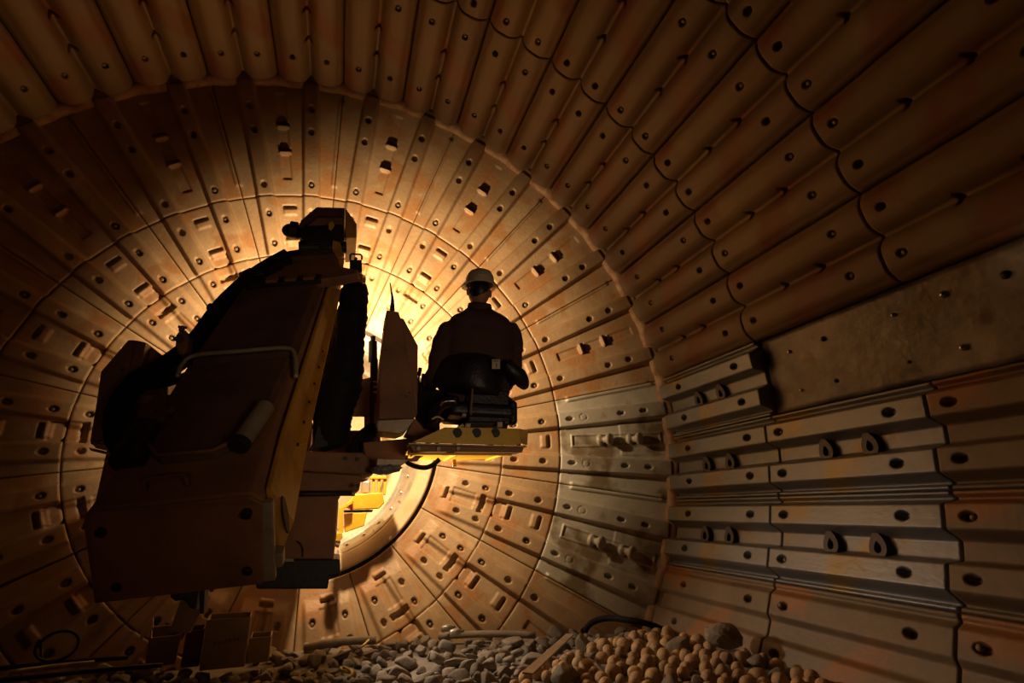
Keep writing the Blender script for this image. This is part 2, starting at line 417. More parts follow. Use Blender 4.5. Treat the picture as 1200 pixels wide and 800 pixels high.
for zr in 'ABCD':
    for nom in range(-35, 176, 10):
        if not in_view(zr, nom): continue
        if nom == 5:
            if zr == 'A': shell_plate(zr, nom, 'bare grey shell plate at the left end of the bare patch, zigzag side showing', 'bare grey liner plates of the shell', 'grey')
            continue
        if nom in (-5, -15):
            rw = 'upper' if nom == -5 else 'lower'
            if zr in 'AB': shell_plate(zr, nom, f'bare grey shell plate, {rw} row below the bare patch, {COLN[zr]}', 'bare grey liner plates of the shell', 'grey')
            else: shell_plate(zr, nom, f'brown-stained shell plate, {rw} row below the bare patch, {COLN[zr]}', 'brown-stained liner plates of the shell', 'brown')
            continue
        if nom < -20:
            w = 'lining the rubble edge' if nom == -25 else 'half buried in rubble'
            shell_plate(zr, nom, f'rusty shell plate {w} below the grey rows, {COLN[zr]}', 'rusty liner plates along the rubble', 'worn')
            continue
        n = (nom - 5) // 10
        shell_plate(zr, nom, f'rust-brown shell plate, {oword(n)} row up from the bare patch, {COLN[zr]}', 'rust-brown liner plates of the shell', 'rust')

# ---- room shell behind the liners
def lathe(name, prof, m, n=180, t0=0, t1=2 * PI, kind='structure', thick=None, smooth=True):
    """prof: list of (radius, y)"""
    bm = bmesh.new(); full = abs(t1 - t0 - 2 * PI) < 1e-6; k = n if full else n + 1; rings = []
    for r_, y in prof:
        rings.append([bm.verts.new((r_ * math.cos(t0 + (t1 - t0) * j / n), y, r_ * math.sin(t0 + (t1 - t0) * j / n))) for j in range(k)])
    for a, b in zip(rings, rings[1:]):
        for j in range(n): bm.faces.new((a[j], a[(j + 1) % k], b[(j + 1) % k], b[j]))
    me = bpy.data.meshes.new(name); bm.to_mesh(me); bm.free(); me.materials.append(m)
    if smooth: me.shade_smooth()
    o = link(name, me); 
    if kind: o['kind'] = kind
    return o
lathe('wall_shell', [(5.11, -2.2), (5.11, 7.02), (5.25, 7.02), (5.25, -2.2), (5.11, -2.2)], M['darkback'], smooth=False)
zc_ = lambda r_, o=.095: Z4 + (R - r_) * TAN + o
lathe('wall_end', [(5.10, zc_(5.10, .15)), (1.78, zc_(1.78, .15)), (1.78, zc_(1.78, .28)), (5.2, zc_(5.2, .28)), (5.10, zc_(5.10, .15))], M['darkback'], smooth=False)
# corner filler ring between end wall and shell, scalloped
def corner_ring():
    bm = bmesh.new(); n = 720; rings = []
    prof = [(5.03, 6.735, 0), (4.955, 6.73, 1), (4.90, 6.77, 1), (4.885, 6.83, .5), (4.94, 6.90, 0)]
    for r_, y, k in prof:
        row = []
        for j in range(n):
            t = 2 * PI * j / n; deg = math.degrees(t)
            nomv = 90 + (deg - 90) / .986 if (deg < 90 or deg > 275) and not deg > 360 else deg
            if deg > 275: nomv = 90 + (deg - 360 - 90) / .986
            ph = ((nomv + 2.5) % 5) - 2.5
            s = 1 - min(1, max(0, (abs(ph) - .8) / .8)); s = s * s * (3 - 2 * s)
            rr = r_ + .06 * s * k
            row.append(bm.verts.new((rr * math.cos(t), y, rr * math.sin(t))))
        rings.append(row)
    for a, b in zip(rings, rings[1:]):
        for j in range(n): bm.faces.new((a[j], a[(j + 1) % n], b[(j + 1) % n], b[j]))
    me = bpy.data.meshes.new('corner_ring'); bm.to_mesh(me); bm.free(); me.materials.append(M['filler']); me.shade_smooth()
    o = link('trim_1', me); o['kind'] = 'structure'
corner_ring()
# trunnion throat: dark gap, pale ring, silver bolted ring, bore
lathe('trim_2', [(1.76, 8.02), (1.745, 8.00), (1.72, 8.01), (1.575, 8.14), (1.56, 8.20), (1.60, 8.24), (1.76, 8.24), (1.76, 8.02)], M['cream'])
def throat():
    o = lathe('trim_3', [(1.585, 8.20), (1.565, 8.19), (1.535, 8.24), (1.50, 8.50), (1.455, 8.78), (1.44, 8.80), (1.41, 8.80), (1.40, 8.84), (1.40, 9.0), (1.60, 9.0), (1.585, 8.2)], M['silver'])
    for k in range(36):
        t = math.radians(10 * k + 5); rr = 1.50
        b = link('bolt', BOLTB, o, (rr * math.cos(t), 8.52, rr * math.sin(t))); b.scale = (1.3, 1.3, 1.3)
    # joint strips between the segments
    for k in range(18):
        t = math.radians(20 * k + 10)
        s = box('joint', (1.508 * math.cos(t), 8.5, 1.508 * math.sin(t)), (.012, .56, .012), M['boltbright'], o, Matrix.Rotation(-t, 3, 'Y'), 0)
throat()
lathe('wall_bore', [(1.40, 9.0), (1.35, 9.2), (1.32, 11.6), (1.62, 11.6), (1.62, 9.0), (1.40, 9.0)], M['cream'])
# bare patch where a row of shell liners is missing
def patch():
    o = None; bm = bmesh.new(); t0, t1 = TH(.25), TH(9.8); n = 16; rows = []
    zs = np.linspace(-.45, 4.79, 40)
    for rr in (5.035, 5.065):
        rows.append([[bm.verts.new((rr * math.cos(t0 + (t1 - t0) * j / n), z, rr * math.sin(t0 + (t1 - t0) * j / n))) for j in range(n + 1)] for z in zs])
    for g in rows:
        for a, b in zip(g, g[1:]):
            for j in range(n): bm.faces.new((a[j], a[j + 1], b[j + 1], b[j]))
    f, g = rows
    for i in range(len(zs) - 1):
        for j in (0, n): bm.faces.new((f[i][j], f[i + 1][j], g[i + 1][j], g[i][j]))
    for i in (0, len(zs) - 1):
        for j in range(n): bm.faces.new((f[i][j], f[i][j + 1], g[i][j + 1], g[i][j]))
    bmesh.ops.recalc_face_normals(bm, faces=bm.faces[:])
    me = bpy.data.meshes.new('backing_sheet'); bm.to_mesh(me); bm.free(); me.materials.append(M['backing']); me.shade_smooth()
    o = link('backing_sheet', me); tag(o, 'smooth stained backing sheet on the shell where a row of liners is missing', 'backing sheet')
    def on(px, py):
        d = ray(px, py); rr = 5.03
        a = d[0] ** 2 + d[1] ** 2; b = 2 * (CAMX * d[0] + CAMY * d[1]); c = CAMX ** 2 + CAMY ** 2 - rr * rr
        t = (-b + math.sqrt(b * b - 4 * a * c)) / (2 * a); return B(CAM + d * t)
    hole = bolt_mesh(M['dark'], .03, .03)
    for px, py, s, me_ in ((1106, 345, 1.1, BOLTB), (1047, 369, .75, BOLTB), (1129, 407, 1.1, BOLTB), (925, 412, .8, BOLTB), (965, 397, .9, hole), (939, 457, .7, BOLTB), (980, 446, .7, hole), (1065, 424, .7, BOLT), (1178, 322, 1.1, hole)):
        b = link('bolt', me_, o, on(px, py)); b.scale = (s,) * 3
patch()

# ---------------------------------------------------------------- floor of rubble
def fy(x, z):
    s = lambda v: max(0, min(1, v)); sm = lambda v: s(v) ** 2 * (3 - 2 * s(v))
    y = -2.50 + .03 * x + .19 * sm((x - 1.8) / 2.6) * sm((7.0 - z) / 1.5)
    y += .05 * noise.noise(Vector((x * .9, z * .9, 3))) + .03 * noise.noise(Vector((x * 2.3, z * 2.3, 7)))
    return y
def floor():
    bm = bmesh.new(); xs = np.linspace(-4.9, 4.9, 90); ys = np.linspace(-2.0, 8.0, 90); g = []
    for x in xs:
        row = []
        for y in ys:
            hh = fy(x, y) - .03; lim = math.sqrt(max(.1, 5.06 ** 2 - hh * hh)); xx = max(-lim, min(lim, x))
            row.append(bm.verts.new((xx, y, hh)))
        g.append(row)
    for a, b in zip(g, g[1:]):
        for j in range(len(ys) - 1): bm.faces.new((a[j], b[j], b[j + 1], a[j + 1]))
    me = bpy.data.meshes.new('floor'); bm.to_mesh(me); bm.free(); me.materials.append(M['ground']); me.shade_smooth()
    o = link('floor', me); o['kind'] = 'structure'
floor()
def stone_mesh(kind, seed):
    bm = bmesh.new(); bmesh.ops.create_icosphere(bm, subdivisions=3, radius=1)
    rnd = random.Random(seed); sx, sy, sz = (1, rnd.uniform(.86, 1.0), rnd.uniform(.84, .98)) if kind == 'ball' else (rnd.uniform(.95, 1.35), rnd.uniform(.7, 1.05), rnd.uniform(.5, .85))
    amp = .12 if kind == 'ball' else .26; cuts = [] if kind == 'ball' else [(Vector((rnd.gauss(0, 1), rnd.gauss(0, 1), rnd.gauss(0, 1))).normalized(), rnd.uniform(.5, .8)) for _ in range(9)]
    for v in bm.verts:
        n = v.co.normalized(); p = n * (1 + amp * noise.noise(n * 1.3 + Vector((seed * 3.1, 0, 0))))
        for cn, cd in cuts:
            d = p.dot(cn)
            if d > cd: p -= cn * (d - cd) * .8
        v.co = Vector((p.x * sx, p.y * sy, p.z * sz))
    me = bpy.data.meshes.new('stone'); bm.to_mesh(me); bm.free(); me.materials.append(M['ball' if kind == 'ball' else 'rock'])
    me.shade_smooth()
    return me
def rubble():
    rnd = random.Random(11); balls = [stone_mesh('ball', i) for i in range(5)]; rocks = [stone_mesh('rock', 20 + i) for i in range(9)]
    cand = []
    for _ in range(26000):
        x = rnd.uniform(-4.4, 4.5); z = rnd.uniform(3.0, 7.9)
        if Z4 + (R - math.hypot(x, 2.4)) * TAN - .20 < z: continue
        if abs(x) > math.sqrt(4.80 ** 2 - fy(x, z) ** 2) - .09: continue
        p = proj((x, z, fy(x, z)))
        if not p or not (-60 < p[0] < 1260 and 690 < p[1] < 900): continue
        cand.append((x, z))
    placed = []; cell = {}
    lying = [(PH(514, 745, -2.38), PH(628, 744, -2.36), .05), (PH(356, 760, -2.38), PH(440, 750, -2.36), .055), (PH(190, 770, -2.42), PH(300, 772, -2.42), .18), (PH(848, 744, -2.03), PH(849, 744, -2.03), .17),
             (PH(0, 783, -2.33), PH(150, 770, -2.33), .03), (PH(0, 797, -2.33), PH(190, 779, -2.33), .03), (PH(10, 788, -2.33), PH(110, 776, -2.33), .03), (PH(517, 737, -2.28), PH(535, 742, -2.28), .08), (PH(686, 738, -2.3), PH(778, 738, -2.25), .05)]
    def clear(x, z, r):
        p = Vector((x, z, 0))
        for a, b, w in lying:
            a = Vector((a.x, a.y, 0)); b = Vector((b.x, b.y, 0)); d = b - a; t = max(0, min(1, (p - a).dot(d) / max(1e-6, d.length_squared)))
            if (p - a - d * t).length < w + r: return False
        return True
    def ok(x, z, r):
        ci, cj = int(x / .3), int(z / .3)
        for i in range(ci - 1, ci + 2):
            for j in range(cj - 1, cj + 2):
                for (a, b, q) in cell.get((i, j), ()):
                    if (a - x) ** 2 + (b - z) ** 2 < (.95 * (q + r)) ** 2: return False
        return True
    for x, z in cand:
        ballish = x > 1.3 + .6 * noise.noise(Vector((x, z, 1))) + max(0, z - 5.1) * 2.2
        k = 'ball' if (ballish and rnd.random() < .86) else 'rock'
        r = rnd.uniform(.052, .078) if k == 'ball' else rnd.choice([rnd.uniform(.05, .085), rnd.uniform(.08, .14), rnd.uniform(.06, .10)])
        if k == 'rock' and rnd.random() < .03: r = rnd.uniform(.14, .2)
        if not ok(x, z, r) or not clear(x, z, r): continue
        cell.setdefault((int(x / .3), int(z / .3)), []).append((x, z, r)); placed.append([k, x, z, r])
    vis = [p for p in placed]
    def score(p):
        px = proj((p[1], p[2], fy(p[1], p[2])))
        d = math.dist((p[1], p[2]), (CAMX, 0)); inside = 0 < px[0] < 1200 and px[1] < 812
        return (0 if inside else 50) + d / (p[3] / .07)
    nb = {'ball': 0, 'rock': 0}; stuff = {'ball': bmesh.new(), 'rock': bmesh.new()}
    LB = {'ball': ('rounded tan stone ball lying in the rubble at the right of the mill floor', 'stone ball', 'rounded tan stone balls of the rubble'),
          'rock': ('broken grey rock lying in the rubble bed on the mill floor', 'rock', 'broken grey rocks of the rubble')}
    for p in sorted(placed, key=score):
        k, x, z, r = p; me = rnd.choice(balls if k == 'ball' else rocks)
        pr = proj((x, z, fy(x, z))); loc = Vector((x, z, fy(x, z) + r * rnd.uniform(.15, .5)))
        rot = (rnd.uniform(0, 6), rnd.uniform(0, 6), rnd.uniform(0, 6)) if k == 'ball' else (rnd.uniform(-.5, .5), rnd.uniform(-.5, .5), rnd.uniform(0, 6))
        inside = -5 < pr[0] < 1205 and pr[1] < 815
        if nb[k] < 300 and inside:
            o = link('stone_ball' if k == 'ball' else 'rock', me, None, loc, rot); o.scale = (r,) * 3; tag(o, *LB[k]); nb[k] += 1
        else:
            bm = stuff[k]; n0 = len(bm.verts); bm.from_mesh(me); bm.verts.ensure_lookup_table()
            mt = Matrix.LocRotScale(loc, __import__('mathutils').Euler(rot), Vector((r,) * 3))
            bmesh.ops.transform(bm, matrix=mt, verts=bm.verts[n0:])
    print('stones', len(placed), nb)
    for k in stuff:
        me = bpy.data.meshes.new('rubble'); stuff[k].to_mesh(me); stuff[k].free(); me.materials.append(M[k]); 
        me.shade_smooth()
        o = link('stone_ball_heap' if k == 'ball' else 'rubble', me)
        tag(o, 'mass of small tan stone balls heaped between the larger ones' if k == 'ball' else 'mass of smaller broken grey rocks filling the far and dark parts of the bed', 'rubble', None, 'stuff')
rubble()
# ---------------------------------------------------------------- the relining machine
MC = empty('relining_machine', B((0.30, -2.45, 4.4)), 'large relining machine with raised box boom, black hoses and operator platform', 'machine')
# --- boom: a local frame along the boom
TLn, TRn = PD(98, 590, 2.2), PD(303, 584, 2.2)
Nn = (TLn + TRn) / 2; Ff = PD(339, 326, 3.95)
bx = (TRn - TLn).normalized(); by = (Ff - Nn); BL_ = by.length; by.normalize(); bx = bx - by * bx.dot(by); bx.normalize(); bz = bx.cross(by)
if bz.z < 0: bz = -bz
BW = (TRn - TLn).length
BM = Matrix((bx, by, bz)).transposed()
def L(x, y, z): return Nn + BM @ Vector((x, y, z))       # x across, y along the boom, z out of its top face
def lprism(name, pts, off, m, parent, bevel=.006, sc=1.0, bm=None): return prism(name, [L(*p) for p in pts], BM @ Vector(off), m, parent, bevel, sc, bm)
hw = BW / 2; DP = .404
sk = -.13                                                   # end face is cut slightly out of square
ex = L(0, 0, 0)
def boom():
    bm = bmesh.new(); c = .045
    sec = lambda y, s, w: [L(-w, y, -c), L(-w + c, y, 0), L(w - c, y, 0), L(w, y, -c), L(w - .06, y + s, -DP), L(-w - .035, y + s, -DP)]
    a = sec(0.0, sk, hw); y1 = BL_ + .3; w1 = hw * .83
    b = [L(-w1, y1, -c), L(-w1 + c, y1, 0), L(w1 - c, y1, 0), L(w1, y1, -c), L(w1, y1, -.20), L(-w1 * .94, y1, -.20)]; bm_hull(bm, a, b)
    bo = finish(bm, 'boom', M['duststeel'], MC, bevel=.01)
    # end plate with four recessed bolts
    bm = bmesh.new(); P = [(-hw + .004, -.004, -.055), (-hw + .05, -.004, -.008), (hw - .05, -.004, -.008), (hw - .004, -.004, -.055), (hw - .064, sk - .008, -DP + .004), (-hw - .03, sk - .008, -DP + .004)]
    bm_hull(bm, [L(x, y - .012, z) for x, y, z in P], [L(x, y + .004, z) for x, y, z in P])
    ep = finish(bm, 'end_plate', M['duststeel'], bo, bevel=.004)
    for fx, fz in ((-.80, -.09), (.80, -.08), (-.80, -.34), (.68, -.335)):
        y = -.016 + sk * (-fz / DP)
        cyl('bolt', L(fx * hw, y - .012, fz), L(fx * hw, y + .02, fz), .021, M['dark'], ep)
    # right cheek plate, proud of the box, with slot and lightening holes along its length
    x0 = hw + .002; X0 = lambda y: x0 - .062 * y / BL_
    lprism('cheek_plate', [(x0, .03, -.02), (X0(.35), .35, .005), (X0(BL_ + .2), BL_ + .2, .0), (X0(BL_ + .2), BL_ + .2, -.17), (X0(.6), .6, -.29), (X0(.12), .12, -.34), (x0 - .03, sk + .10, -DP + .03)], (.022, 0, 0), M['yellow'], bo)
    cp = lprism('edge_strip', [(x0 - .012, -.02, -.05), (x0 + .035, -.02, -.05), (x0 - .015, sk - .01, -DP), (x0 - .07, sk - .01, -DP)], (0, .03, 0), M['pale'], bo)
    pts = []
    for i in range(20):
        t = 2 * PI * i / 20; pts.append((x0 + .024, .06 + .03 * math.cos(t) + .03 * math.sin(t), -.22 + .085 * math.sin(t)))
    lprism('slot', pts, (.006, 0, 0), M['dark'], bo, 0)
    lprism('clamp_block', [(x0 - .03, sk + .05, -.31), (x0 + .025, sk + .05, -.31), (x0 + .01, sk + .04, -.385), (x0 - .03, sk + .04, -.385)], (0, .05, 0), M['pale'], bo)
    for k in range(9):
        y = .45 + .17 * k
        cyl('bolt', L(X0(y) + .02, y, -.16), L(X0(y) + .03, y, -.16), .009, M['dark'], bo, 12, 0)
    # flange rail that runs the length of the right side
    prism('flange', [L(X0(.5) + .02, .5, -.20), L(X0(.5) + .05, .5, -.20), L(X0(.5) + .05, .5, -.215), L(X0(.5) + .02, .5, -.215)], L(X0(BL_), BL_, -.12) - L(X0(.5), .5, -.2), M['yellow'], bo, .002)
    # small tab under the end
    lprism('tab', [(-.20, sk + .02, -DP), (-.14, sk + .02, -DP), (-.14, sk + .02, -DP - .03), (-.20, sk + .02, -DP - .03)], (0, .05, 0), M['dark'], bo, .002)
    # near deck: chamfered tray, handle, roller stubs
    lprism('deck_tray', [(-.22, .30, .0), (-.13, .22, .0), (.10, .22, .0), (.26, .34, .0), (.27, .98, .0), (-.29, .98, .0), (-.28, .52, 0)], (0, 0, .035), M['dusttop'], bo, .006, .96)
    tube('tray_rim', [L(-.26, .50, .045), L(-.22, .33, .045), L(-.13, .235, .045), L(.10, .235, .045), L(.25, .34, .045)], .010, M['duststeel'], bo, 8)
    tube('handle', [L(-.13, .07, .005), L(-.13, .085, .035), L(-.12, .095, .05), L(.03, .095, .05), L(.04, .085, .035), L(.04, .07, .005)], .009, M['duststeel'], bo, 8)
    cyl('roller', L(.215, .27, .05), L(.265, .50, .06), .042, M['pale'], bo)
    cyl('roller_cap', L(.207, .235, .05), L(.215, .272, .05), .045, M['dark'], bo)
    cyl('roller', L(-.265, .22, .03), L(-.275, .44, .04), .07, M['dark'], bo)
    for x, y, s in ((-.24, .52, .05), (-.20, .55, .03), (-.27, .58, .035), (-.16, .50, .025)):
        box('clamp', L(x, y, .05), (s, s * 1.4, s), M['dusttop'], bo, BM, .008)
    # raised upper cover with a pale bent rail over its near edge
    bm = bmesh.new()
    a = [L(-.29, .98, .0), L(-.26, .99, .055), L(.26, .99, .055), L(.29, .98, .0)]; b = [L(-.27, BL_ + .1, .0), L(-.24, BL_ + .1, .06), L(.25, BL_ + .1, .06), L(.28, BL_ + .1, .0)]
    bm_hull(bm, a, b); finish(bm, 'upper_cover', M['dusttop'], bo, bevel=.008)
    tube('bent_rail', smooth_path([L(-.31, .88, .02), L(-.30, .95, .055), L(-.24, 1.0, .075), L(.0, 1.0, .078), (L(.24, 1.0, .075)), L(.30, .95, .055), L(.335, .78, .02)], 5), .0125, M['pale'], bo, 8)
    # far collar, a chamfered shield plate, and slotted band under it
    lprism('collar', [(-.33, BL_ - .04, .02), (-.27, BL_ + .04, .02), (-.10, BL_ + .05, .02), (-.04, BL_ + .12, .02), (.32, BL_ + .12, .02), (.37, BL_ - .04, .02), (.53, BL_ - .13, .02), (.53, BL_ - .19, .02), (.44, BL_ - .22, .02), (.28, BL_ - .25, .02), (-.14, BL_ - .17, .02), (-.20, BL_ - .09, .02)], (0, 0, .07), M['duststeel'], bo, .008)
    for k in range(3):
        x = -.08 + .125 * k
        lprism('band_block', [(x, BL_ - .19, .07), (x + .075, BL_ - .19, .07), (x + .075, BL_ - .25, .07), (x, BL_ - .25, .07)], (0, 0, .04), M['duststeel'], bo, .004)
    lprism('band', [(-.2, BL_ - .26, .06), (.29, BL_ - .26, .06), (.29, BL_ - .16, .06), (-.2, BL_ - .16, .06)], (0, 0, .03), M['dark'], bo, .004)
    lprism('upper_plate', [(-.10, BL_ + .10, .0), (-.02, BL_ + .22, .0), (.30, BL_ + .22, .0), (.36, BL_ + .10, .0)], (0, 0, .12), M['dusttop'], bo, .01, .9)
boom()
# --- crane head on the far end
def crane_head():
    Z = 4.35
    h = PP([(352, 258), (371, 242), (404, 243), (404, 279), (352, 279)], Z, .55, 'crane_head', M['duststeel'], MC, .01)
    PP([(404.5, 243), (418, 262), (418, 278), (405, 279)], Z + .02, .5, 'side_plate', M['yellow'], h, .006)
    PP([(350, 262), (371, 244), (404, 245), (404, 252), (372, 252), (352, 268)], Z - .05, .06, 'hood_lip', M['dusttop'], h, .006)
    PP([(385, 261), (390, 259), (392, 264), (388, 270), (385, 268)], Z - .06, .03, 'lit_spot', M['brightyellow'], h, .002)  # bright yellow patch painted for a lit spot on the head
    PP([(352, 264), (402, 262), (404, 282), (396, 287), (362, 286), (350, 276)], Z - .05, .08, 'valve_bank', M['dark'], h, .015)
    a = PZ(349, 270, Z); cyl('swivel_motor', a, a + Vector((-.06, .0, 0)), .07, M['dark'], h)
    bm = bmesh.new(); bmesh.ops.create_uvsphere(bm, u_segments=20, v_segments=12, radius=.075)
    for v in bm.verts: v.co = Vector((v.co.x * 1.25, v.co.y, v.co.z * .85)) + PZ(344, 271, Z + .1)
    finish(bm, 'motor_cover', M['dark'], h, smooth=True)
    # neck block under the head
    nk = PP([(351, 279), (404, 279), (402, 300), (392, 320), (355, 320), (352, 296)], Z + .02, .4, 'neck', M['dusttop'], MC, .012)
    cyl('pivot_pin', PZ(350, 290, Z), PZ(406, 290, Z), .05, M['dark'], nk)
    for px, py, w in ((366, 286, .04), (380, 290, .05), (392, 284, .05), (372, 300, .06), (396, 296, .035)):
        c = PZ(px, py, Z - .02); box('valve', c, (w * 1.5, .08, w), M['dark'], nk, None, .006)
    PP([(390, 281), (399, 284), (402, 300), (396, 303), (389, 292)], Z - .08, .06, 'link_plate', M['brass'] if 'brass' in M else M['yellow'], nk, .004)
    PP([(398, 300), (403, 303), (402, 318), (399, 324), (395, 318)], Z - .03, .1, 'cylinder_lug', M['yellow'], nk, .004)
    # base ring stack
    PP([(330, 304), (398, 306), (400, 316), (324, 316)], Z + .0, .42, 'turret_plate', M['duststeel'], nk, .01)
    PP([(340, 296), (352, 296), (354, 305), (338, 305)], Z - .02, .12, 'step_block', M['dusttop'], nk, .006)
crane_head()
# work camera with guard handle on a bracket
def camera_unit():
    Z = 4.2
    br = PP([(396, 318), (425, 321), (424, 332), (404, 330), (396, 334)], Z, .06, 'bracket', M['duststeel'], MC)
    PP([(410, 304), (424, 304), (424.5, 317), (421, 320), (413, 320), (409.5, 317)], Z - .02, .1, 'camera_body', M['dark'], br)
    tube('guard_handle', [PZ(410.5, 304, Z), PZ(410.5, 298.5, Z), PZ(412, 297.5, Z), PZ(422, 298, Z), PZ(424, 299.5, Z), PZ(424, 304, Z)], .008, M['dark'], br, 8)
    cyl('lens', PZ(417, 303, Z - .03), PZ(417, 303, Z + .02), .014, M['dark'], br)
    tube('stem', [PZ(415, 318, Z), PZ(418, 325, Z)], .02, M['pale'], br, 8)
    tube('stem', [PZ(420, 318, Z), PZ(418, 325, Z)], .008, M['boltbright'], br, 8)
    PP([(424, 324.5), (429, 325), (428.5, 331), (424, 331)], Z + .05, .04, 'end_tab', M['yellow'], br, .002)
camera_unit()
# --- hose bundle down the left side of the boom
def hoses():
    hs = bpy.data.objects.new('hose_bundle', None); C.objects.link(hs); hs.location = PD(230, 400, 3.4); world_parent(hs, MC)
    def px(pts): return [PD(*p) for p in pts]
    core = [(338, 304, 4.0), (300, 326, 3.8), (262, 360, 3.55), (230, 402, 3.3), (193, 431, 3.1), (160, 449, 2.95), (141, 474, 2.86), (135, 500, 2.8), (143, 524, 2.76), (158, 534, 2.72)]
    nrm = [(-.4, -1), (-.5, -.9), (-.6, -.8), (-.6, -.8), (-.45, -.9), (-.6, -.8), (-.95, -.3), (-1, 0), (-.9, .5), (-.6, .8)]
    paths = [[(x + n_[0] * k, y + n_[1] * k, D + abs(k) * .004) for (x, y, D), n_ in zip(core, nrm)] for k in (-10, -3.5, 3.5, 9)]
    for p in paths: tube('hose', px(p), .024, M['rubber'], hs, 14, True, 5)
    for p in ([(246, 420, 3.2), (225, 437, 3.1), (200, 447, 3.1), (170, 452, 3.0)], [(256, 400, 3.3), (240, 430, 3.2), (246, 455, 3.1), (240, 470, 3.0), (225, 480, 2.9)]):
        tube('hose', px(p), .026, M['rubber'], hs, 12, True, 5)
    # bulky wrapped bunch beside the boom edge
    rnd = random.Random(4)
    for i in range(12):
        t = i / 11; x = 340 - 104 * t; y = 312 + 108 * t; D = 3.95 - .7 * t
        tube('hose', px([(x + 10, y - 16, D + .08), (x - 10 + rnd.uniform(-6, 6), y - 6 + rnd.uniform(-4, 4), D - .02), (x - 13 + rnd.uniform(-5, 5), y + 14, D - .08), (x + 2, y + 24, D - .1)]), rnd.uniform(.022, .04), M['rubber'], hs, 10, True, 4)
    tube('hose_loop', px([(262, 372, 3.5), (250, 366, 3.5), (244, 361, 3.5), (247, 357, 3.5), (253, 360, 3.5), (252, 368, 3.5)]), .012, M['rubber'], hs, 8, True, 4)
    # fittings that stand above the bunch
    vb = PP([(206, 392), (210, 386), (218, 386), (221, 395), (220, 408), (216, 416), (208, 414), (205, 404)], 3.35, .1, 'valve_block', M['duststeel'], hs, .012)
    cyl('valve_stem', PZ(213, 388, 3.38), PZ(213, 382, 3.38), .016, M['duststeel'], vb)
    tube('valve_lever', [PZ(209, 382.5, 3.38), PZ(219, 384, 3.38)], .008, M['duststeel'], vb, 8)
    cyl('valve_port', PZ(210, 397, 3.33), PZ(210, 397, 3.37), .022, M['dark'], vb)
hoses()
# --- left side guard, a folded box of plate
def left_guard():
    Z = 3.55
    g = PP([(150, 398), (158, 398), (143, 470), (127, 522), (105, 517), (113, 470), (118, 435)], Z, .30, 'left_guard', M['duststeel'], MC)
    PP([(158, 398), (171, 401), (160, 450), (158, 480), (143, 470)], Z + .02, .3, 'guard_face', M['duststeel'], g)
    PP([(171, 401), (198, 422), (196, 470), (170, 520), (140, 520), (150, 468)], Z + .12, .25, 'guard_panel', M['duststeel'], g)
    PP([(186, 430), (205, 424), (206, 448), (196, 462), (180, 462)], Z + .3, .1, 'lit_panel', M['yellow'], g)
    cyl('bolt', PZ(144, 433, Z - .01), PZ(144, 433, Z + .01), .012, M['dark'], g, 12, 0)
    PP([(105, 517), (127, 522), (150, 530), (112, 525)], Z - .03, .5, 'foot_plate', M['yellow'], g, .004)
    PP([(104, 524), (131, 530), (131, 533), (106, 528)], Z + .1, .45, 'lower_strip', M['yellow'], g, .003)
    tube('chrome_clip', [PZ(107, 520, Z - .06), PZ(111, 517, Z - .06), PZ(119, 517.5, Z - .06), PZ(121, 520, Z - .06)], .006, M['boltbright'], g, 8)
    PP([(121, 538), (138, 540), (137, 544), (123, 541)], Z + .15, .45, 'lower_strip', M['yellow'], g, .003)
    PP([(150, 462), (210, 462), (238, 478), (236, 540), (180, 545), (150, 525)], Z - .05, .4, 'hose_tray', M['duststeel'], g, .008)
left_guard()
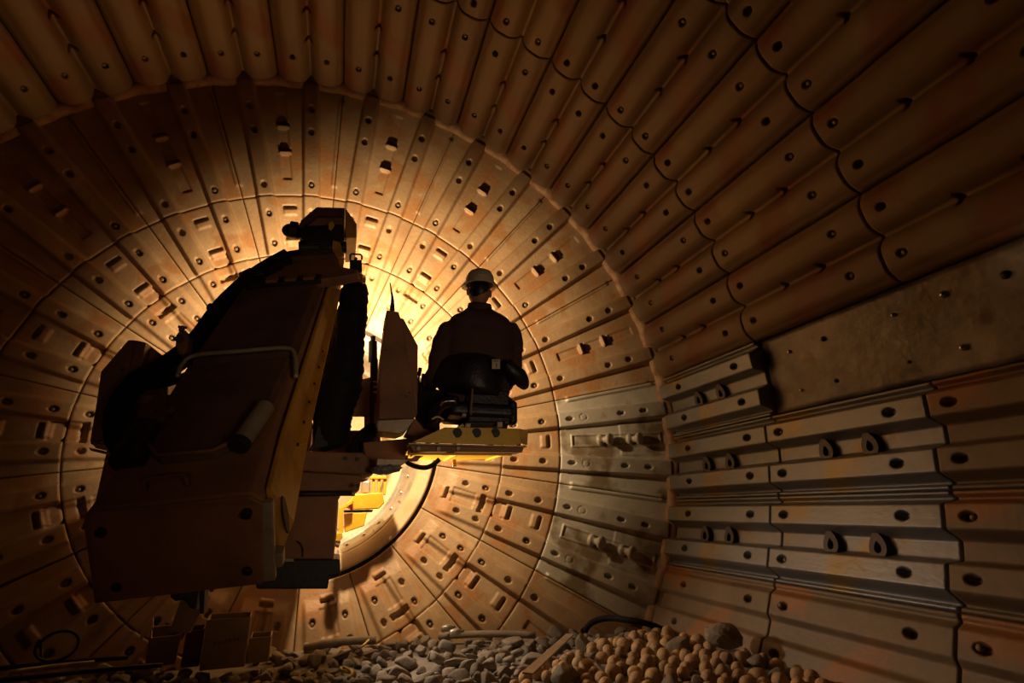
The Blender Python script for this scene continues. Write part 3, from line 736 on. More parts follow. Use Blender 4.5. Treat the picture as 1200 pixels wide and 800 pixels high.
# --- central mast wrapped in a black gaiter, with posts at both sides
def gaiter():
    Z = 4.05
    prof = [(417, 334, 12), (415, 342, 16), (414, 360, 17), (411, 375, 19), (407, 395, 20), (405, 415, 21), (403, 432, 22), (399, 450, 24), (394, 468, 23), (390, 486, 21), (389, 504, 20), (391, 516, 18), (394, 527, 13)]
    k = Z / F
    bm = bmesh.new(); pts = []; rads = []
    for i in range(len(prof) - 1):
        for s in range(5):
            t = s / 5; a, b = prof[i], prof[i + 1]; x, y, r_ = [a[j] * (1 - t) + b[j] * t for j in range(3)]
            pts.append(PZ(x, y, Z)); rads.append(r_ * k * (1 + .035 * math.sin(len(pts) * 2.3) + .06 * noise.noise(Vector((len(pts) * .31, 2, 5)))))
    tube_bm(bm, pts, rads, 24)
    g = finish(bm, 'gaiter', M['rubber'], MC, smooth=True)
    cyl('top_clamp', PZ(425, 334, Z), PZ(428, 346, Z), .03, M['dark'], g)
    bm = bmesh.new(); bmesh.ops.create_uvsphere(bm, u_segments=16, v_segments=10, radius=.07)
    for v in bm.verts: v.co = Vector((v.co.x * .8, v.co.y, v.co.z)) + PZ(398, 383, Z)
    finish(bm, 'bulge', M['rubber'], g, smooth=True)
    for x, y0, nm in ((387, 391, 'left'), (437, 394, 'right')):
        p = tube('mast_post', [PZ(x, y0, Z + .1), PZ(x, y0 + 6, Z + .1), PZ(x, y0 + 6.1, Z + .1), PZ(x, y0 + 30, Z + .1), PZ(x, y0 + 30.1, Z + .1), PZ(x - 1, y0 + 130, Z + .1)], [.02, .02, .034, .034, .02, .02], M['dark'], MC, 12, False)
    # dark back plate behind the gaiter's lower half
    PP([(394, 452), (440, 440), (444, 445), (444, 487), (427, 488), (427, 503), (444, 504), (443, 528), (380, 530), (380, 500), (403, 505), (404, 488), (394, 488)][:4] + [(427, 487), (404, 487), (394, 488)], Z + .2, .06, 'mast_plate', M['duststeel'], MC)
    PP([(427, 486), (446, 486), (446, 530), (427, 530)], Z + .22, .05, 'mast_plate', M['duststeel'], MC)
    PP([(366, 504), (428, 504), (428, 532), (366, 532)], Z + .24, .05, 'mast_plate', M['duststeel'], MC)
    PP([(372, 470), (396, 470), (404, 505), (372, 505)], Z + .21, .05, 'mast_plate', M['duststeel'], MC)
    PP([(408, 486), (412, 486), (410, 506), (404, 506), (402, 500)], Z + .2, .05, 'mast_strut', M['duststeel'], MC, .002)
    PP([(436, 420), (443, 420), (443, 470), (436, 470)], Z + .1, .08, 'switch_box', M['dark'], MC)
    for y in (446, 452, 458): PP([(437, y), (442, y), (442, y + 2), (437, y + 2)], Z + .08, .02, 'switch_bar', M['pale'], MC, .001)
    for i, d in enumerate(((0, 0), (5, 5), (9, 11))):
        tube('hose', [PZ(407 + d[0], 534, Z - .05), PZ(414 + d[0], 520, Z - .08), PZ(423 + d[0], 508 + d[1] * .4, Z - .08), PZ(437 + d[0] * .3, 498 + d[1], Z)], .024, M['rubber'], MC, 12, True, 5)
    tube('cable', [PZ(379, 430, Z), PZ(376, 470, Z), PZ(370, 500, Z), PZ(372, 524, Z)], .018, M['dark'], MC, 10, True, 5)
    PP([(372, 500), (378, 480), (381, 500), (385, 522), (362, 528), (368, 515)], Z - .1, .06, 'foot_bracket', M['dark'], MC, .004)
gaiter()
# --- right guard tower with antenna
def tower():
    Z = 3.75
    t = PP([(453, 363), (467, 365), (472, 380), (488, 484), (484, 490), (444, 491), (445, 430)], Z, .28, 'guard_tower', M['duststeel'], MC)
    PP([(469, 372), (473, 373), (490, 405), (489, 486), (486, 486)], Z + .06, .26, 'tower_side', M['duststeel'], t)
    PP([(443, 492), (487, 490), (476, 505), (468, 508), (442, 505)], Z - .03, .3, 'tower_base', M['pale'], t)
    for x, y in ((450, 386), (480, 460), (452, 410), (476, 464), (446, 470)): cyl('rivet', PZ(x, y, Z - .006), PZ(x, y, Z + .01), .007, M['dark'], t, 10, 0)
    tube('antenna', [PZ(459.5, 364, Z + .1), PZ(460, 352, Z + .1), PZ(459, 343, Z + .1), PZ(457, 331, Z + .1)], [.020, .012, .007, .004], M['dark'], t, 8, True, 3)
    PP([(486, 490), (497, 502), (513, 507), (495, 515), (476, 508)], Z - .02, .2, 'gusset', M['duststeel'], t)
tower()
# --- main beam and slew base
def main_beam():
    # lower box
    Z = 3.85
    b = PP([(322, 582), (396, 580), (391, 655), (325, 655)], Z, 3.2, 'main_beam', M['duststeel'], MC, .012)
    PP([(396, 575), (403, 573), (396, 585), (392, 590)], Z + .02, .4, 'beam_lip', M['duststeel'], b, .003)
    tube('cable', [PZ(348, 634, Z - .01), PZ(353, 638, Z - .02), PZ(355, 646, Z - .01), PZ(354, 652, Z)], .005, M['dark'], b, 6, True, 4)
    # upper box with pale lit underside
    u = PP([(330, 528), (425, 530), (440, 542), (439, 554), (428, 556), (330, 550)], Z - .15, 1.1, 'slew_base', M['duststeel'], MC, .01)
    PP([(330, 551), (424, 556), (421, 575), (330, 575)], Z - .02, .9, 'lower_housing', M['duststeel'], u, .01)
    tube('pipe', [PZ(318, 578, Z - .1), PZ(360, 578.5, Z - .1), PZ(412, 578, Z - .1)], .016, M['dark'], u, 10)
    cyl('pipe_end', PZ(412, 578, Z - .1), PZ(416, 578, Z - .1), .018, M['silver'], u)
    for x, y in ((405, 537), (419, 538), (419, 569), (352, 505)): cyl('bolt', PZ(x, y, Z - .17), PZ(x, y, Z - .13), .013, M['dark'], u, 12, 0)
    # cross arm that carries the platform
    PP([(425, 518), (482, 513), (497, 527), (490, 540), (440, 545), (428, 535)], Z - .02, .4, 'cross_arm', M['duststeel'], u, .008)
    # bottom block and leg
    box('shade_block', (-.55, 6.3, -.62), (1.5, 2.6, .95), M['duststeel'], MC, None, .02)  # unseen block added behind the boom to shade the wall and floor below
    l = PP([(300, 655), (398, 655), (399, 674), (386, 675), (384, 690), (300, 690)], Z + .05, .5, 'under_carriage', M['dark'], MC, .01)
    PP([(333, 654), (344, 654), (344, 658), (333, 658)], Z, .05, 'bright_tab', M['pale'], l, .002)
    h = PP([(200, 684), (233, 684), (229, 715), (222, 712), (215, 703), (205, 704), (199, 700)], 3.6, .3, 'hanging_bracket', M['dark'], MC, .008)
    PP([(233, 684), (240, 684), (239, 719), (234, 719)], 3.6, .08, 'hanging_post', M['dark'], MC, .003)
main_beam()
# --- operator platform
def platform():
    Z = 3.42
    f = PP([(483, 518), (521, 500.5), (608, 502), (611, 519), (604, 521.5)], Z, .02, 'front_lip', M['brightyellow'], MC, .002)
    # three oval holes through the lip: dark discs with a bright rim behind
    for x in (536, 558.5, 580.5):
        cyl('lip_hole', PZ(x, 507, Z - .006), PZ(x, 507, Z + .012), .031, M['dark'], f, 24, 0)
    PP([(608, 502), (619, 504), (618, 521), (611, 519)], Z, .02, 'lip_corner', M['yellow'], f, .002)
    PP([(478, 518.5), (600, 522), (616, 521.5), (618, 523.5), (479, 520.5)], Z - .03, .12, 'lip_edge', M['pale'], f, .002)
    bm_ = PP([(480, 520.5), (614, 524), (612, 530), (484, 529)], Z + .05, .14, 'cross_beam', M['duststeel'], MC, .004)
    for x in (490.5, 514, 537): cyl('bolt', PZ(x, 525.3, Z + .03), PZ(x, 525.3, Z + .06), .014, M['pale'], bm_, 16, .003)
    dk = PP([(480, 525.5), (600, 527.5), (600, 530.5), (480, 529.5)], Z + .12, .60, 'deck', M['brightyellow'], MC, .004)
    for x0_, x1_ in ((483, 488), (535, 539), (590, 594)): PP([(x0_, 530.5), (x1_, 530.5), (x1_, 533), (x0_, 533)], Z + .14, .5, 'under_rib', M['brightyellow'], dk, .002)
    PP([(478, 530.5), (600, 531.5), (600, 533.5), (478, 532.5)], Z + .13, .03, 'front_rib', M['brightyellow'], dk, .002)
    PP([(442, 537), (480, 538), (471, 545), (441, 545)], Z + .1, .25, 'arm_cap', M['pale'], dk, .004)
    cyl('peg', PZ(532, 538, Z + .3), PZ(532.5, 544, Z + .3), .014, M['brightyellow'], dk)
    cyl('peg_tip', PZ(532.5, 544, Z + .3), PZ(532.6, 546.5, Z + .3), .014, M['boltbright'], dk)
    # crumpled sheet and sagging hose below
    tube('sagging_hose', [PZ(474, 538, Z + .2), PZ(479, 543, Z + .2), PZ(490, 547, Z + .2), PZ(500, 547.5, Z + .2), PZ(508, 544, Z + .2), PZ(515, 538, Z + .2)], .016, M['rubber'], dk, 10, True, 4)
    bm = bmesh.new(); n = 14; pts = [(440, 545), (474, 545), (470, 549), (462, 553), (452, 556), (441, 556)]
    bmesh.ops.create_icosphere(bm, subdivisions=4, radius=1)
    c0 = PZ(453, 549.5, Z + .15)
    for v in bm.verts:
        w = v.co.copy(); s = 1 + .22 * noise.noise(w * 3.1)
        v.co = Vector((w.x * .092 * s, w.y * .07 * s, w.z * .032 * s - .0 + .012 * w.x)) + c0
    finish(bm, 'plastic_wrap', M['plastic'], dk, smooth=True)
platform()
# --- operator seat with levers
def seat():
    s = bpy.data.objects.new('operator_seat', None); C.objects.link(s); s.location = PZ(556, 498, 3.7); world_parent(s, MC)
    Z = 3.56
    bm = bmesh.new()
    # contoured low backrest: rows of rounded outline
    rows = [(416, 523, 592, .06), (422, 517, 598, .09), (432, 514, 601, .10), (444, 513, 601, .10), (454, 522, 596, .10), (462, 538, 592, .09)]
    n = 28; rings = []
    for y, x0, x1, th in rows:
        a, b = PZ(x0, y, Z), PZ(x1, y, Z); c = (a + b) / 2; hx = (b.x - a.x) / 2; ring = []
        for j in range(n):
            t = 2 * PI * j / n; q = lambda v: math.copysign(abs(v) ** .6, v)
            ring.append(bm.verts.new(c + Vector((hx * q(math.cos(t)), th * q(math.sin(t)) - .18 * (abs(q(math.cos(t))) ** 2) * -1, 0))))
        rings.append(ring)
    for a, b in zip(rings, rings[1:]):
        for j in range(n): bm.faces.new((a[j], a[(j + 1) % n], b[(j + 1) % n], b[j]))
    bm.faces.new(rings[0]); bm.faces.new(rings[-1][::-1])
    br = finish(bm, 'backrest', M['black'], s, smooth=True)
    PP([(576.5, 421), (586, 421), (586, 432), (576.5, 432)], Z - .115, .004, 'label_plate', M['label'], br, 0)
    PP([(578, 422.3), (584.5, 422.3), (584.5, 423.2), (578, 423.2)], Z - .117, .002, 'label_heading', M['dark'], br, 0)
    tube('label_mark', [PZ(580, 426, Z - .117), PZ(582.5, 426.5, Z - .117), PZ(581.5, 430.5, Z - .117)], .0025, M['dark'], br, 6)
    # cushion
    bm = bmesh.new(); c = PZ(558, 486, 3.78); box_bm(bm, c, (.46, .46, .10)); finish(bm, 'cushion', M['black'], s, bevel=.04, seg=4)
    PP([(551, 458), (596, 458), (598, 494), (549, 494)], 3.58, .09, 'back_support', M['black'], s, .008)
    tube('seat_lever', [PZ(554, 449, 3.5), PZ(553.5, 460, 3.5), PZ(552, 478, 3.5), PZ(552, 486, 3.5)], .008, M['duststeel'], s, 8)
    PP([(545, 490), (592, 490), (595, 500), (543, 500)], 3.62, .3, 'suspension', M['black'], s, .03)
    PP([(546, 496), (552, 496), (551, 501), (547, 501)], 3.55, .03, 'bright_bracket', M['pale'], s, .002)
    PP([(583, 494), (589, 494), (589, 500), (583, 500)], 3.55, .03, 'bright_bracket', M['pale'], s, .002)
    # right armrest, bean shaped, and its post
    tube('armrest', [PZ(592, 426, 3.52), PZ(600, 434, 3.52), PZ(607, 440, 3.54), PZ(612, 447, 3.58), PZ(615, 453, 3.62)], [.05, .058, .062, .052, .03], M['black'], s, 16, True, 4)
    # left arm console, knuckled dark shapes with glints drawn as bright metal tubes
    tube('console_arm', [PZ(536, 470, 3.55), PZ(522, 472, 3.6), PZ(512, 480, 3.7), PZ(506, 490, 3.8)], [.04, .035, .035, .05], M['dark'], s, 12, True, 4)
    tube('console_glint', [PZ(516, 475, 3.52), PZ(520, 471, 3.5), PZ(527, 469.5, 3.5), PZ(534, 470, 3.5)], .006, M['boltbright'], s, 8, True, 4)
    tube('foot_glint', [PZ(506, 491, 3.5), PZ(513, 488, 3.5), PZ(520, 492, 3.5)], .007, M['silver'], s, 8, True, 4)
    cyl('knob', PZ(541, 486, 3.5), PZ(546, 486, 3.5), .016, M['pale'], s)
    for x, y in ((491, 431), (495, 438), (498.5, 440)):
        a = PZ(x + 1.5, y, 4.0); b = PZ(x - 1.5, y + 20, 4.0)
        lv = tube('control_lever', [a, a.lerp(b, .45), a.lerp(b, .451), b], [.016, .014, .007, .007], M['dark'], s, 10, False)
    PP([(486, 447), (508, 447), (512, 462), (486, 464)], 4.05, .1, 'lever_console', M['dark'], s, .008)
seat()
# work lamps that light the end wall
# ---------------------------------------------------------------- operator
def skin_obj(name, joints, edges, m, parent, sub=2, root=0, smooth=True, wrinkle=0.0):
    me = bpy.data.meshes.new(name); me.from_pydata([tuple(j[0]) for j in joints], edges, []); me.update()
    o = bpy.data.objects.new(name, me); C.objects.link(o)
    sk_ = o.modifiers.new('skin', 'SKIN'); sk_.use_smooth_shade = True
    lay = me.skin_vertices[0].data if me.skin_vertices else None
    if lay is None:
        bm = bmesh.new(); bm.from_mesh(me); bm.verts.layers.skin.verify(); bm.to_mesh(me); bm.free(); lay = me.skin_vertices[0].data
    for i, j in enumerate(joints):
        r_ = j[1]; lay[i].radius = (r_, r_) if not isinstance(r_, tuple) else r_; lay[i].use_root = (i == root)
    su = o.modifiers.new('sub', 'SUBSURF'); su.levels = sub; su.render_levels = sub
    dg = bpy.context.evaluated_depsgraph_get(); ev = o.evaluated_get(dg); nm = bpy.data.meshes.new_from_object(ev)
    bpy.data.objects.remove(o)
    if wrinkle:
        for v in nm.vertices:
            p = v.co; v.co = p + v.normal * (wrinkle * (noise.noise(p * 9) + .5 * noise.noise(Vector((p.x * 6, p.y * 6, p.z * 22)))))
    nm.materials.clear(); nm.materials.append(m); nm.name = name; nm.shade_smooth()
    c = sum((v.co for v in nm.vertices), Vector()) / len(nm.vertices)
    for v in nm.vertices: v.co -= c
    o = link(name, nm, None, c)
    if parent is not None: world_parent(o, parent)
    return o
def person():
    Z = 3.74
    P = lambda x, y, z=Z: PZ(x, y, z)
    root = empty('person', P(556, 484), 'person in cream hard hat and dark jacket seated at the machine, back to us', 'person')
    pel, sp1, che, nek, hdb = P(556, 476), P(557, 452), P(559, 405), P(561, 368), P(562, 352)
    sL, sR = P(528, 392, Z + .0), P(594, 392, Z + .0)
    eL, eR = P(512, 436, Z + .02), P(600, 434, Z + .04)
    wL, wR = P(507, 447, Z + .28), P(590, 452, Z + .30)
    hL, hR = P(541, 480, Z + .02), P(574, 480, Z + .02)
    kL, kR = P(495, 470, Z + .36), P(590, 478, Z + .38)
    aL, aR = P(506, 507, Z + .20), P(583, 508, Z + .22)
    J = [(pel, .15), (sp1, .14), (che, .16), (nek, .07), (hdb, .066), (sL, .068), (eL, .046), (wL, .030), (sR, .068), (eR, .046), (wR, .030),
         (hL, .09), (kL, .062), (aL, .042), (hR, .09), (kR, .062), (aR, .042)]
    E = [(0, 1), (1, 2), (2, 3), (3, 4), (2, 5), (5, 6), (6, 7), (2, 8), (8, 9), (9, 10), (0, 11), (11, 12), (12, 13), (0, 14), (14, 15), (15, 16)]
    # hands: palm plus five separate curled fingers on each side
    for w, e, s, wi in ((wL, eL, -1, 7), (wR, eR, 1, 10)):
        d = (w - e).normalized(); side = Vector((1, 0, 0)) - d * d.x; side.normalize(); dn = Vector((0, 0, -1)) - d * (-d.z); dn.normalize()
        pb = len(J); J.append((w + d * .055, (.026, .018))); E.append((wi, pb))
        for k, ln in enumerate((.070, .080, .075, .058)):
            b0 = w + d * .085 + side * (.022 * (k - 1.5)) * -s
            i0 = len(J); J += [(b0, .0095), (b0 + d * ln * .45 + dn * ln * .12, .0088), (b0 + d * ln * .72 + dn * ln * .5, .0082), (b0 + d * ln * .62 + dn * ln * .85, .0075)]
            E += [(pb, i0), (i0, i0 + 1), (i0 + 1, i0 + 2), (i0 + 2, i0 + 3)]
        t0 = w + d * .03 - side * .028 * -s; i0 = len(J)
        J += [(t0, .011), (t0 + d * .035 - side * .018 * -s + dn * .012, .010), (t0 + d * .06 - side * .012 * -s + dn * .03, .0085)]
        E += [(pb, i0), (i0, i0 + 1), (i0 + 1, i0 + 2)]
    body = skin_obj('body', J, E, M['skin'], root, 2)
    # head, modelled: skull with jaw, nose, ears (faces away, turned a touch to the left)
    hc = P(561.5, 343, Z + .01); bm = bmesh.new(); bmesh.ops.create_icosphere(bm, subdivisions=5, radius=1)
    for v in bm.verts:
        x, y, z = v.co
        X, Y, Zz = x * .081, y * .098, z * .120
        if z < 0: X *= 1 - .22 * (-z) ** 1.5; Y *= 1 - .12 * (-z)
        if y > 0:
            Y += .026 * math.exp(-((x / .16) ** 2 + ((z + .12) / .22) ** 2)) * (1.0)          # nose
            Y -= .012 * (math.exp(-(((x - .38) / .17) ** 2 + ((z - .08) / .13) ** 2)) + math.exp(-(((x + .38) / .17) ** 2 + ((z - .08) / .13) ** 2)))   # eye sockets
            Y += .007 * math.exp(-((x / .3) ** 2 + ((z + .45) / .07) ** 2)) - .004 * math.exp(-((x / .28) ** 2 + ((z + .5) / .03) ** 2))          # lips
            Y += .010 * math.exp(-((x / .25) ** 2 + ((z + .8) / .15) ** 2))             # chin
        v.co = Matrix.Rotation(.25, 3, 'Z') @ Vector((X, Y, Zz)) + hc
    hd = finish(bm, 'head', M['skin'], body, smooth=True)
    for s in (-1, 1):
        bm = bmesh.new(); bmesh.ops.create_uvsphere(bm, u_segments=14, v_segments=10, radius=1)
        for v in bm.verts: v.co = Vector((v.co.x * .012 + s * .088, v.co.y * .020, v.co.z * .032)) + hc
        finish(bm, 'ear', M['skin'], hd, smooth=True)
    bm = bmesh.new(); bmesh.ops.create_icosphere(bm, subdivisions=4, radius=1)
    for v in list(bm.verts):
        x, y, z = v.co; n_ = 1 + .03 * noise.noise(v.co * 9)
        v.co = Vector((x * .081 * n_, y * .09 * n_ - .012, z * .10 * n_ + .012)) + hc
    bmesh.ops.bisect_plane(bm, geom=bm.verts[:] + bm.edges[:] + bm.faces[:], plane_co=hc + Vector((0, .03, -.055)), plane_no=Vector((0, .85, -.5)), clear_outer=True)
    finish(bm, 'hair', M['black'], hd, smooth=True)
    # hard hat: dome with ridges, brim peak at the front, rear rim
    hh = P(562, 332.5, Z + .005); bm = bmesh.new(); n = 48; rings = []
    for i in range(13):
        ph = PI / 2 * i / 12; row = []
        for j in range(n):
            t = 2 * PI * j / n; rx, ry = .108, .128
            k_ = 1 + .02 * (math.cos(3 * t) ** 8) * math.sin(ph * 1.6)
            z = .115 * (math.sin(ph) ** .85) * k_; c_ = math.cos(ph) ** .75
            row.append(bm.verts.new(Vector((rx * c_ * math.cos(t) * k_, ry * c_ * math.sin(t) * k_, z)) + hh))
        rings.append(row)
    brim = []; brim2 = []
    for j in range(n):
        t = 2 * PI * j / n; f_ = max(0, math.sin(t)) ** 2 * .045 + .012
        d = Vector((.108 * math.cos(t), .128 * math.sin(t), 0)); brim.append(bm.verts.new(d * (1 + f_ / .115) + Vector((0, 0, -.012)) + hh)); brim2.append(bm.verts.new(d * .95 + Vector((0, 0, -.014)) + hh))
    rings = [brim2, brim] + rings
    for a, b in zip(rings, rings[1:]):
        for j in range(n): bm.faces.new((a[j], a[(j + 1) % n], b[(j + 1) % n], b[j]))
    bmesh.ops.rotate(bm, cent=hh, matrix=Matrix.Rotation(.10, 3, 'X') @ Matrix.Rotation(.25, 3, 'Z'), verts=bm.verts[:])
    hat = finish(bm, 'hard_hat', M['hat'], root, smooth=True)
    tube('rear_ridge', [hh + Vector((-.05, -.120, .018)), hh + Vector((0, -.134, .02)), hh + Vector((.05, -.120, .018))], .006, M['hat'], hat, 8, True, 4)
    # jacket: torso and sleeves fused into one garment
    def fuse(name, bm, m, par, vox=.014, wr=.010, sm=3):
        me = bpy.data.meshes.new(name); bm.to_mesh(me); bm.free(); o = bpy.data.objects.new(name, me); C.objects.link(o)
        r_ = o.modifiers.new('r', 'REMESH'); r_.mode = 'VOXEL'; r_.voxel_size = vox; r_.use_smooth_shade = True
        q = o.modifiers.new('s', 'SMOOTH'); q.iterations = sm; q.factor = .6
        dg = bpy.context.evaluated_depsgraph_get(); nm = bpy.data.meshes.new_from_object(o.evaluated_get(dg)); bpy.data.objects.remove(o)
        for v in nm.vertices:
            p = v.co; v.co = p + v.normal * (wr * (noise.noise(p * 8) + .7 * noise.noise(Vector((p.x * 7, p.y * 7, p.z * 20 + p.x * 8)))))
        nm.materials.clear(); nm.materials.append(m); nm.name = name; nm.shade_smooth()
        c = sum((v.co for v in nm.vertices), Vector()) / len(nm.vertices)
        for v in nm.vertices: v.co -= c
        o = link(name, nm, None, c); world_parent(o, par); return o
    def loft(bm, rows, n=28, e=.75):
        rings = []
        for y, x0, x1, th, dz in rows:
            a, b = P(x0, y), P(x1, y); c = (a + b) / 2; hx = (b.x - a.x) / 2; q = lambda v: math.copysign(abs(v) ** e, v)
            rings.append([bm.verts.new(c + Vector((hx * q(math.cos(2 * PI * j / n)), th * q(math.sin(2 * PI * j / n)) + dz, 0))) for j in range(n)])
        for a, b in zip(rings, rings[1:]):
            for j in range(n): bm.faces.new((a[j], a[(j + 1) % n], b[(j + 1) % n], b[j]))
        bm.faces.new(rings[0]); bm.faces.new(rings[-1][::-1])
        bmesh.ops.recalc_face_normals(bm, faces=bm.faces[:])
    bm = bmesh.new()
    loft(bm, [(361, 551, 573, .065, .0), (365, 546, 579, .08, .0), (369, 539, 587, .10, -.01), (374, 530, 594, .125, -.01), (382, 525, 599, .15, -.01), (396, 523, 600, .165, -.01), (415, 522, 599, .165, .0), (435, 521, 598, .16, .02), (455, 522, 596, .165, .03), (474, 522, 596, .17, .03)])
    tube_bm(bm, smooth_path([P(530, 384), P(524, 394), P(517, 414, Z), P(512, 434, Z + .02), P(507, 444, Z + .12), P(505, 449, Z + .30)], 4), [.085] * 4 + [.088] * 4 + [.078] * 4 + [.07] * 4 + [.058] * 4 + [.048], 18)
    tube_bm(bm, smooth_path([P(594, 384), P(599, 394), P(601, 414, Z + .02), P(601, 434, Z + .04), P(596, 446, Z + .14), P(590, 453, Z + .32)], 4), [.085] * 4 + [.085] * 4 + [.074] * 4 + [.066] * 4 + [.056] * 4 + [.048], 18)
    jk = fuse('jacket', bm, M['jacket'], root, .014, .012)
    c = P(562, 363)
    bm = bmesh.new(); n = 26; rows = []
    for rr, dz in ((.070, -.03), (.082, -.035), (.088, .0), (.083, .028), (.075, .028), (.070, -.0)):
        rows.append([bm.verts.new(c + Vector((rr * 1.1 * math.cos(2 * PI * j / n), rr * math.sin(2 * PI * j / n), dz + .012 * abs(math.cos(2 * PI * j / n)) * (dz > 0)))) for j in range(n)])
    for a, b in zip(rows, rows[1:]):
        for j in range(n): bm.faces.new((a[j], a[(j + 1) % n], b[(j + 1) % n], b[j]))
    finish(bm, 'collar', M['jacket'], jk, smooth=True)
    bm = bmesh.new()
    loft(bm, [(464, 526, 594, .15, .03), (478, 524, 596, .17, .04), (490, 528, 592, .16, .06)])
    for h_, k_, a_ in ((hL, kL, aL), (hR, kR, aR)):
        pts = [h_, h_.lerp(k_, .5), k_, k_.lerp(a_, .15) + Vector((0, .03, 0)), k_.lerp(a_, .6), a_]
        tube_bm(bm, smooth_path(pts, 4), [.118] * 4 + [.108] * 4 + [.09] * 4 + [.085] * 4 + [.07] * 4 + [.062], 18)
    fuse('trousers', bm, M['trouser'], root, .016, .008)
    for a in (aL, aR):
        bm = bmesh.new(); bmesh.ops.create_icosphere(bm, subdivisions=3, radius=1)
        for v in bm.verts:
            x, y, z = v.co; v.co = Vector((x * .052, y * .14 + .05, max(z, -.45) * .06 * (1.25 if y < 0 else 1))) + a + Vector((0, 0, -.03))
        finish(bm, 'boot', M['black'], root, smooth=True)
    # tool pouch at the right hip
    bm = bmesh.new(); box_bm(bm, P(600, 484, Z - .02), (.065, .10, .18)); finish(bm, 'hip_pouch', M['black'], root, bevel=.032, seg=5)
person()
# ---------------------------------------------------------------- yellow machine beyond the throat
def feeder():
    Z = 7.6
    r = empty('yellow_carriage', PZ(425, 615, 7.7), 'bright yellow framed carriage standing inside the lit throat beyond the boom', 'machine')
    PP([(416, 579), (448, 577), (451, 589), (444, 596), (411, 597), (404, 592)], Z, .7, 'body', M['brightyellow'], r, .012)
    for x in (436.5, 443, 450): PP([(x, 557), (x + 3, 557), (x + 2.4, 580), (x - .6, 580)], Z + .02, .08, 'post', M['brightyellow'], r)
    PP([(434, 558), (453, 558), (453, 561), (434, 561)], Z, .3, 'top_rail', M['brightyellow'], r)
    PP([(397, 595), (402, 592), (413, 586), (413, 590), (402, 597), (402, 624), (397, 626)], Z - .1, .1, 'frame', M['brightyellow'], r)
    PP([(403, 602), (430, 600), (427, 616), (404, 624)], Z + .0, .5, 'lower_body', M['brightyellow'], r, .01)
    PP([(403, 597.5), (438, 597), (436, 600), (403, 600.5)], Z + .1, .4, 'shadow_gap', M['dark'], r)
    PP([(390, 625), (401, 624), (402, 630), (397, 634), (390, 634)], Z - .15, .15, 'roller_bracket', M['brightyellow'], r)
    cyl('roller', PZ(392, 636, Z - .1), PZ(398, 638, Z - .1), .04, M['silver'], r)
    PP([(410, 588), (414, 587), (413, 598), (411, 599)], Z - .05, .04, 'red_tag', M['red'], r, .002)
    PP([(424, 563), (434, 563), (434, 577), (424, 577)], Z + .3, .3, 'grey_motor', M['silver'], r, .02)
feeder()
def chute():
    o = PZ(380, 560, 11.3)
    bm = bmesh.new(); box_bm(bm, (-.2, 11.9, -.1), (3.4, .12, 3.4)); ob = finish(bm, 'wall_back', M['cream'], None, bevel=.01); ob['kind'] = 'structure'
chute()
